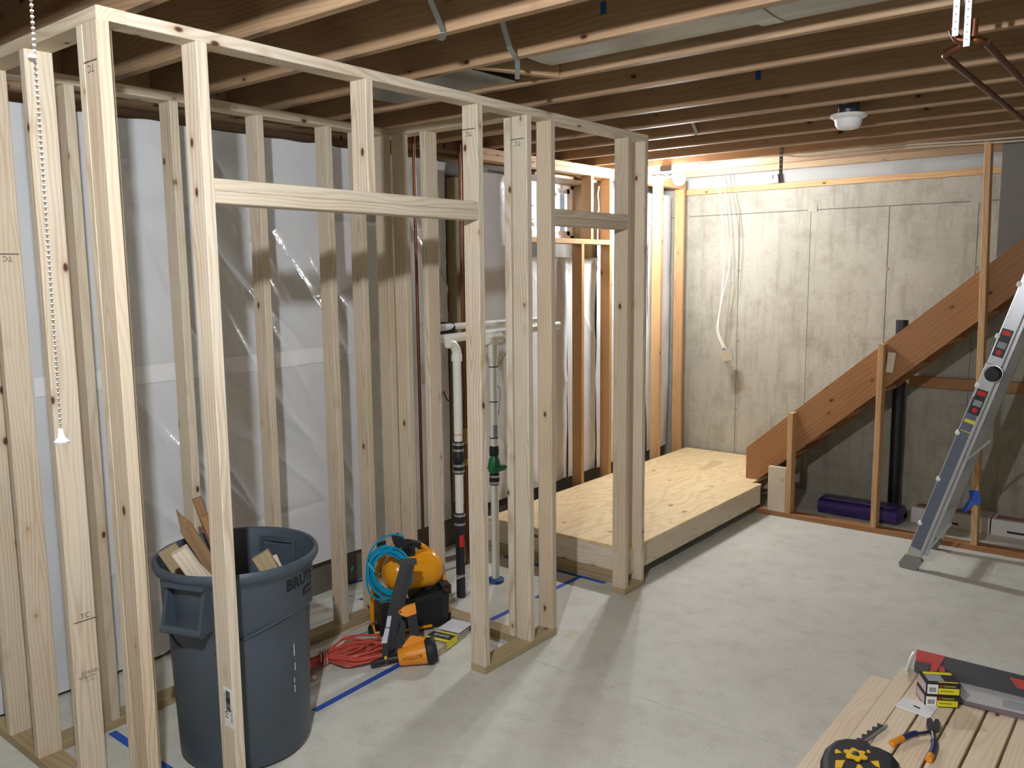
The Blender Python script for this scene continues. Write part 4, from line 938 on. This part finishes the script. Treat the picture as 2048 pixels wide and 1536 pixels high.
# ------------------------------------------------------------------ lumber pile with tools on it
ZT = .23
xsB = [(1.556, 1.638, 2.27), (1.640, 1.709, 2.42), (1.711, 1.786, 2.40), (1.794, 1.884, 2.30), (1.893, 1.982, 2.33), (1.992, 2.080, 2.31), (2.090, 2.178, 2.33), (2.188, 2.276, 2.3), (2.286, 2.374, 2.32)]
pos = ('leftmost pine board of the lumber pile', 'second pine board from the left of the lumber pile, with a knot near its end', 'third pine board from the left of the lumber pile', 'fourth pine board from the left of the lumber pile under the pliers', 'fifth pine board from the left of the lumber pile', 'sixth pine board from the left of the lumber pile', 'seventh pine board from the left of the lumber pile', 'eighth pine board from the left of the lumber pile', 'ninth pine board of the lumber pile, furthest right')
W_PILE = WOOD('pile_pine', (238, 224, 198), (230, 212, 182), (204, 172, 132), ringamt=.4)
for i, (a, b, ye) in enumerate(xsB):
    z1 = ZT-(.004 if i in (0,) else 0)
    tag(board('lumber_board', (a, b), (.25, ye), (z1-T, z1), W_PILE), pos[i], 'lumber', 'boards of the pile in the foreground')
for y in (.6, 1.9):
    tag(board('timber_bearer', (1.57, 2.37), (y, y+.09), (0, ZT-T-.005), W_TRT), 'timber bearer under the lumber pile, '+('near end' if y < 1 else 'far end'), 'timber')
# nail boxes
def nbox(z, lbl, jx):
    th = thing('nail_box', lbl, 'box', (1.83, 2.19, z), 'black and yellow fastener boxes')
    e1 = Vector((.86, .51, 0)).normalized(); e2 = Vector((-e1.y, e1.x, 0)); o = Vector((1.796+jx, 2.115, z))
    mm = Matrix.Translation(o) @ Matrix((e1, e2, uz)).transposed().to_4x4(); w, d, h = .122, .098, .048
    build('box_body', MB().box((0, 0, .0005), (w, d, h), mm), BLACK, th)
    build('front_label', MB().box((.004, -.0006, .004), (.042, -.0002, h-.006), mm), PAPER, th)
    bb = MB(); x = .011
    while x < .034: q = random.choice((.0012, .002)); bb.box((x, -.001, .012), (x+q, -.0006, .03), mm); x += q+.0014
    build('barcode', bb, INK, th)
    build('yellow_panel', MB().box((.044, -.0006, .004), (w-.004, -.0002, .028), mm), YEL, th)
    build('panel_text', MB().box((.052, -.001, .014), (.098, -.0006, .019), mm), M('olive_print', (150, 142, 30), .6), th)
    build('red_mark', MB().box((.048, -.0006, .032), (.056, -.0002, .040), mm), RED, th); build('name_strip', MB().box((.06, -.0006, .033), (.105, -.0002, .039), mm), M('olive_print', (150, 142, 30), .6), th)
    build('side_panel', MB().box((-.0006, .006, .006), (-.0002, d-.006, h-.008), mm), M('pinkish_panel', (206, 188, 186), .6), th)
    if z > ZT+.03:
        build('top_stripe', MB().box((.012, d-.026, h), (w-.006, d-.006, h+.0005), mm), YEL, th); build('top_stripe', MB().box((.045, .006, h), (w-.006, .012, h+.0005), mm), YEL, th)
        build('top_panel', MB().box((.012, .016, h), (.07, d-.03, h+.0005), mm), GREYINK, th)
nbox(ZT+.0005, 'black and yellow fastener box, lower of the two stacked on the boards', 0); nbox(ZT+.05, 'black and yellow fastener box, upper of the two stacked on the boards', .003)
# saw in a blister pack
bpk = thing('blister_pack', 'clear plastic pack holding a red and black tool on the lumber', 'package', (1.9, 2.5, ZT))
b0 = Vector((1.635, 2.50, ZT)); b1 = Vector((2.35, 2.55, ZT)); bx_ = (b1-b0).normalized(); by_ = Vector((-bx_.y, bx_.x, 0))
for _ in (0,):
    p_a = on(1822, 1332, 'z', ZT); p_b = on(2048, 1398, 'z', ZT)
    b0 = Vector((1.66, 2.33, ZT)); bx_ = Vector((.985, .17, 0)).normalized(); by_ = Vector((-bx_.y, bx_.x, 0))
def bk_(u, v, z): return on(u, v, 'z', ZT+z)
def bpoly(name, pts, z, h, mat): return build(name, MB().prism([bk_(u, v, z) for u, v in pts], (0, 0, h)), mat, bpk)
bpoly('backing_card', [(1830, 1322), (1838, 1316), (2120, 1384), (2120, 1452), (1912, 1406), (1838, 1362)], .003, .003, M('card_black', (52, 48, 50), .4, var=.3, scale=20))
bpoly('card_panel', [(1905, 1362), (2120, 1408), (2120, 1446), (1925, 1400)], .0062, .001, M('card_grey', (190, 190, 186), .4))
bpoly('card_print', [(2005, 1398), (2060, 1410), (2060, 1426), (2005, 1414)], .0073, .0005, GREYINK)
bpoly('card_strip', [(1925, 1401), (2120, 1447), (2120, 1456), (1930, 1410)], .0062, .001, M('card_brown', (120, 100, 100), .4, var=.5, scale=40))
bpoly('clear_shell', [(1812, 1342), (1830, 1312), (2130, 1384), (2130, 1470), (1918, 1404), (1822, 1350)], .001, .06, CLEAR)
build('shell_edge', MB().tube([bk_(1812, 1346, .02), bk_(1822, 1318, .03), bk_(1829, 1306, .045)], .009, 8), M('frosted_edge', (224, 222, 208), .3, alpha=.7), bpk)
bpoly('tool_grip', [(1833, 1312), (1890, 1326), (1880, 1342), (1868, 1362), (1858, 1360), (1864, 1340), (1831, 1330)], .018, .03, RED)
bpoly('tool_butt', [(1830, 1334), (1860, 1341), (1854, 1358), (1846, 1354), (1828, 1342)], .014, .028, BLACK)
bpoly('tool_trigger', [(1876, 1344), (1888, 1344), (1890, 1362), (1880, 1362)], .016, .025, RED)
bpoly('tool_barrel', [(1888, 1326), (2120, 1384), (2120, 1412), (1990, 1380), (1905, 1360), (1886, 1348)], .012, .03, BLACK)
bpoly('red_nose', [(2020, 1356), (2120, 1380), (2120, 1396), (2035, 1376)], .043, .004, RED)
# white slotted plate, pliers, saw strip, black and yellow tool
wp = thing('slotted_plate', 'white plastic plate with a dark slot lying on the boards', 'plate', (1.76, 2.08, ZT))
c4 = [on(u, v, 'z', ZT) for u, v in ((1790, 1413), (1807, 1397), (1876, 1417), (1860, 1438))]
c4 = [Vector((p.x, p.y, ZT+.0008)) for p in c4]; build('plate', MB().prism(c4, (0, 0, .006)), WHITE, wp)
s4 = [on(u, v, 'z', ZT+.007) for u, v in ((1826, 1412), (1828, 1410.5), (1841, 1416), (1839.5, 1418))]; build('slot', MB().prism(s4, (0, 0, .0006)), INK, wp)
pl = thing('pliers', 'open cutting pliers with blue and yellow handles on the boards', 'pliers', on(1862, 1450, 'z', ZT))
def tp_(u, v, z): return on(u, v, 'z', ZT+z)
h1 = spline([tp_(1862, 1462, .018), tp_(1845, 1466, .016), tp_(1825, 1468, .015), tp_(1800, 1478, .015), tp_(1783, 1487, .014)], 5)
h2 = spline([tp_(1864, 1460, .018), tp_(1867, 1478, .016), tp_(1868, 1492, .015), tp_(1863, 1508, .015), tp_(1857, 1519, .014)], 5)
build('steel_arm', MB().tube(h1[:9], .0055, 8), STEEL, pl); build('steel_arm', MB().tube(h2[:7], .0065, 8), STEEL, pl)
build('blue_grip', MB().tube(h1[8:15], .0105, 10), M('navy_grip', (36, 44, 92), .5), pl); build('yellow_grip', MB().tube(h1[14:], .0115, 10), ORANGE2, pl)
build('blue_grip', MB().tube(h2[6:17], .0105, 10), M('navy_grip', (36, 44, 92), .5), pl); build('yellow_grip', MB().tube(h2[16:], .0115, 10), ORANGE2, pl)
def jaw(pts): return MB().prism([tp_(u, v, .006) for u, v in pts], (0, 0, .016))
build('jaw', jaw([(1853, 1446), (1858, 1443), (1864, 1446), (1866, 1456), (1864, 1466), (1856, 1463), (1852, 1456)]), STEEL, pl)
build('jaw', jaw([(1866, 1452), (1871, 1445), (1877, 1447), (1880, 1455), (1878, 1463), (1870, 1466), (1865, 1462)]), STEEL, pl)
build('pivot', MB().lathe([(.008, 0), (.008, .004), (.001, .005)], tp_(1865, 1459, .022), uz, 12), STEEL, pl)
sw_ = thing('saw_blade', 'grey toothed metal strip lying by the black and yellow tool', 'blade', on(1730, 1470, 'z', ZT))
A_ = tp_(1768, 1452, .003); B_ = tp_(1706, 1498, .003); d_ = (B_-A_); n_ = Vector((d_.y, -d_.x, 0)).normalized(); n_ = -n_ if n_.y < 0 else n_
pts = [A_-n_*.012]+[A_+d_*(i/6)+n_*(.026 if i % 2 == 0 else .016)+d_.normalized()*0 for i in range(7)]
tt = [A_-n_*.012]
for i in range(6): tt += [A_+d_*(i/6)+n_*.026, A_+d_*((i+.75)/6)+n_*.012]
tt += [B_+n_*.02, B_-n_*.012]
build('toothed_strip', MB().prism(tt, (0, 0, .002)), STEEL, sw_); build('folded_edge', MB().prism([A_-n_*.012, A_-n_*.008, B_-n_*.008, B_-n_*.012], (0, 0, .012)), GALV, sw_)
tl = thing('hand_tool', 'black tool body with yellow flower knob cut by the bottom edge', 'hand tool', on(1712, 1530, 'z', ZT))
def tz(u, v, z): return on(u, v, 'z', ZT+z)
outl = [(1640, 1534), (1650, 1510), (1668, 1496), (1690, 1492), (1715, 1494), (1735, 1497), (1742, 1508), (1765, 1514), (1785, 1524), (1798, 1540), (1795, 1580), (1640, 1580)]
low = [tz(u, v, .001) for u, v in outl]; cc = sum(low, Vector())/len(low)
mb = MB(); n = len(low); lv = []
for f, z in ((1., .0005), (1.0, .022), (.93, .032), (.80, .038)):
    lv.append([Vector((cc.x+(p.x-cc.x)*f, cc.y+(p.y-cc.y)*f, ZT+z)) for p in low])
mb.add([p for r in lv for p in r], [tuple(range(n))[::-1], tuple(range(3*n, 4*n))]+[(a*n+i, a*n+(i+1) % n, (a+1)*n+(i+1) % n, (a+1)*n+i) for a in range(3) for i in range(n)])
build('tool_body', mb, RUBBER, tl)
kc = tz(1711, 1511, .039)
fl_ = []
for i in range(48):
    a = 2*math.pi*i/48; r = .033+.006*math.cos(6*a); fl_.append(kc+Vector((math.cos(a)*r, math.sin(a)*r, 0)))
build('flower_knob', MB().prism(fl_, (0, 0, .006)), YELP, tl); build('knob_screw', MB().lathe([(.013, 0), (.011, .004), (.001, .006)], kc+Vector((0, 0, .006)), uz, 12), STEEL, tl)
for q4 in (((1670, 1500), (1674, 1499), (1684, 1506), (1670, 1507)), ((1671, 1521), (1690, 1521), (1683, 1536), (1670, 1536)), ((1741, 1523), (1757, 1522), (1760, 1536), (1750, 1532)), ((1714, 1530), (1720, 1529), (1727, 1538), (1712, 1538)), ((1733, 1501), (1738, 1500), (1741, 1506), (1734, 1506))):
    build('yellow_inlay', MB().prism([tz(u, v, .0375) for u, v in q4], (0, 0, .0015)), YELP, tl)
# sawdust on the floor
for u, v, r, lbl in ((1130, 1262, .05, 'pale sawdust smear on the floor at the end of the short plate'), (1262, 1192, .06, 'pale sawdust smear on the floor below the last door stud')):
    c_ = on(u, v, 'z', 0); rr_ = random.Random(u); mb = MB()
    for i in range(90):
        a = rr_.uniform(0, 6.3); q = r*math.sqrt(rr_.random()); s = rr_.uniform(.0008, .002); x, y = c_.x+.04+math.cos(a)*q, c_.y+math.sin(a)*q*.7
        mb.box((x-s, y-s, .0002), (x+s, y+s, .0002+s))
    tag(build('sawdust', mb, M('sawdust', (226, 206, 150), .9)), lbl, 'sawdust', kind='stuff')

# small marks on the joists and foundation
for u, v0, v1, y, lbl in ((1206, 2, 30, 1.3845, 'dark blue tag on a joist side near the top centre'), (1516, 138, 160, 2.6995, 'dark blue tag on a joist side above the far wall')):
    a_, b_ = on(u-5, v1, 'y', y), on(u+6, v0, 'y', y)
    tag(build('joist_tag', MB().box((a_.x, y-.0012, max(a_.z, ZJ+.01)), (b_.x, y-.0001, min(b_.z, ZS-.01))), BLUEPL), lbl, 'tag')
p = on(703, 1138, 'x', XL+.002)
tag(build('tape_scrap', MB().prism([p+Vector((0, -.012, -.02)), p+Vector((0, .012, -.008)), p+Vector((0, .016, .022)), p+Vector((0, -.004, .012))], (.002, 0, 0)), M('pale_teal', (70, 190, 214), .3)), 'tiny teal scrap stuck to the foundation wall left of the compressor', 'tape')
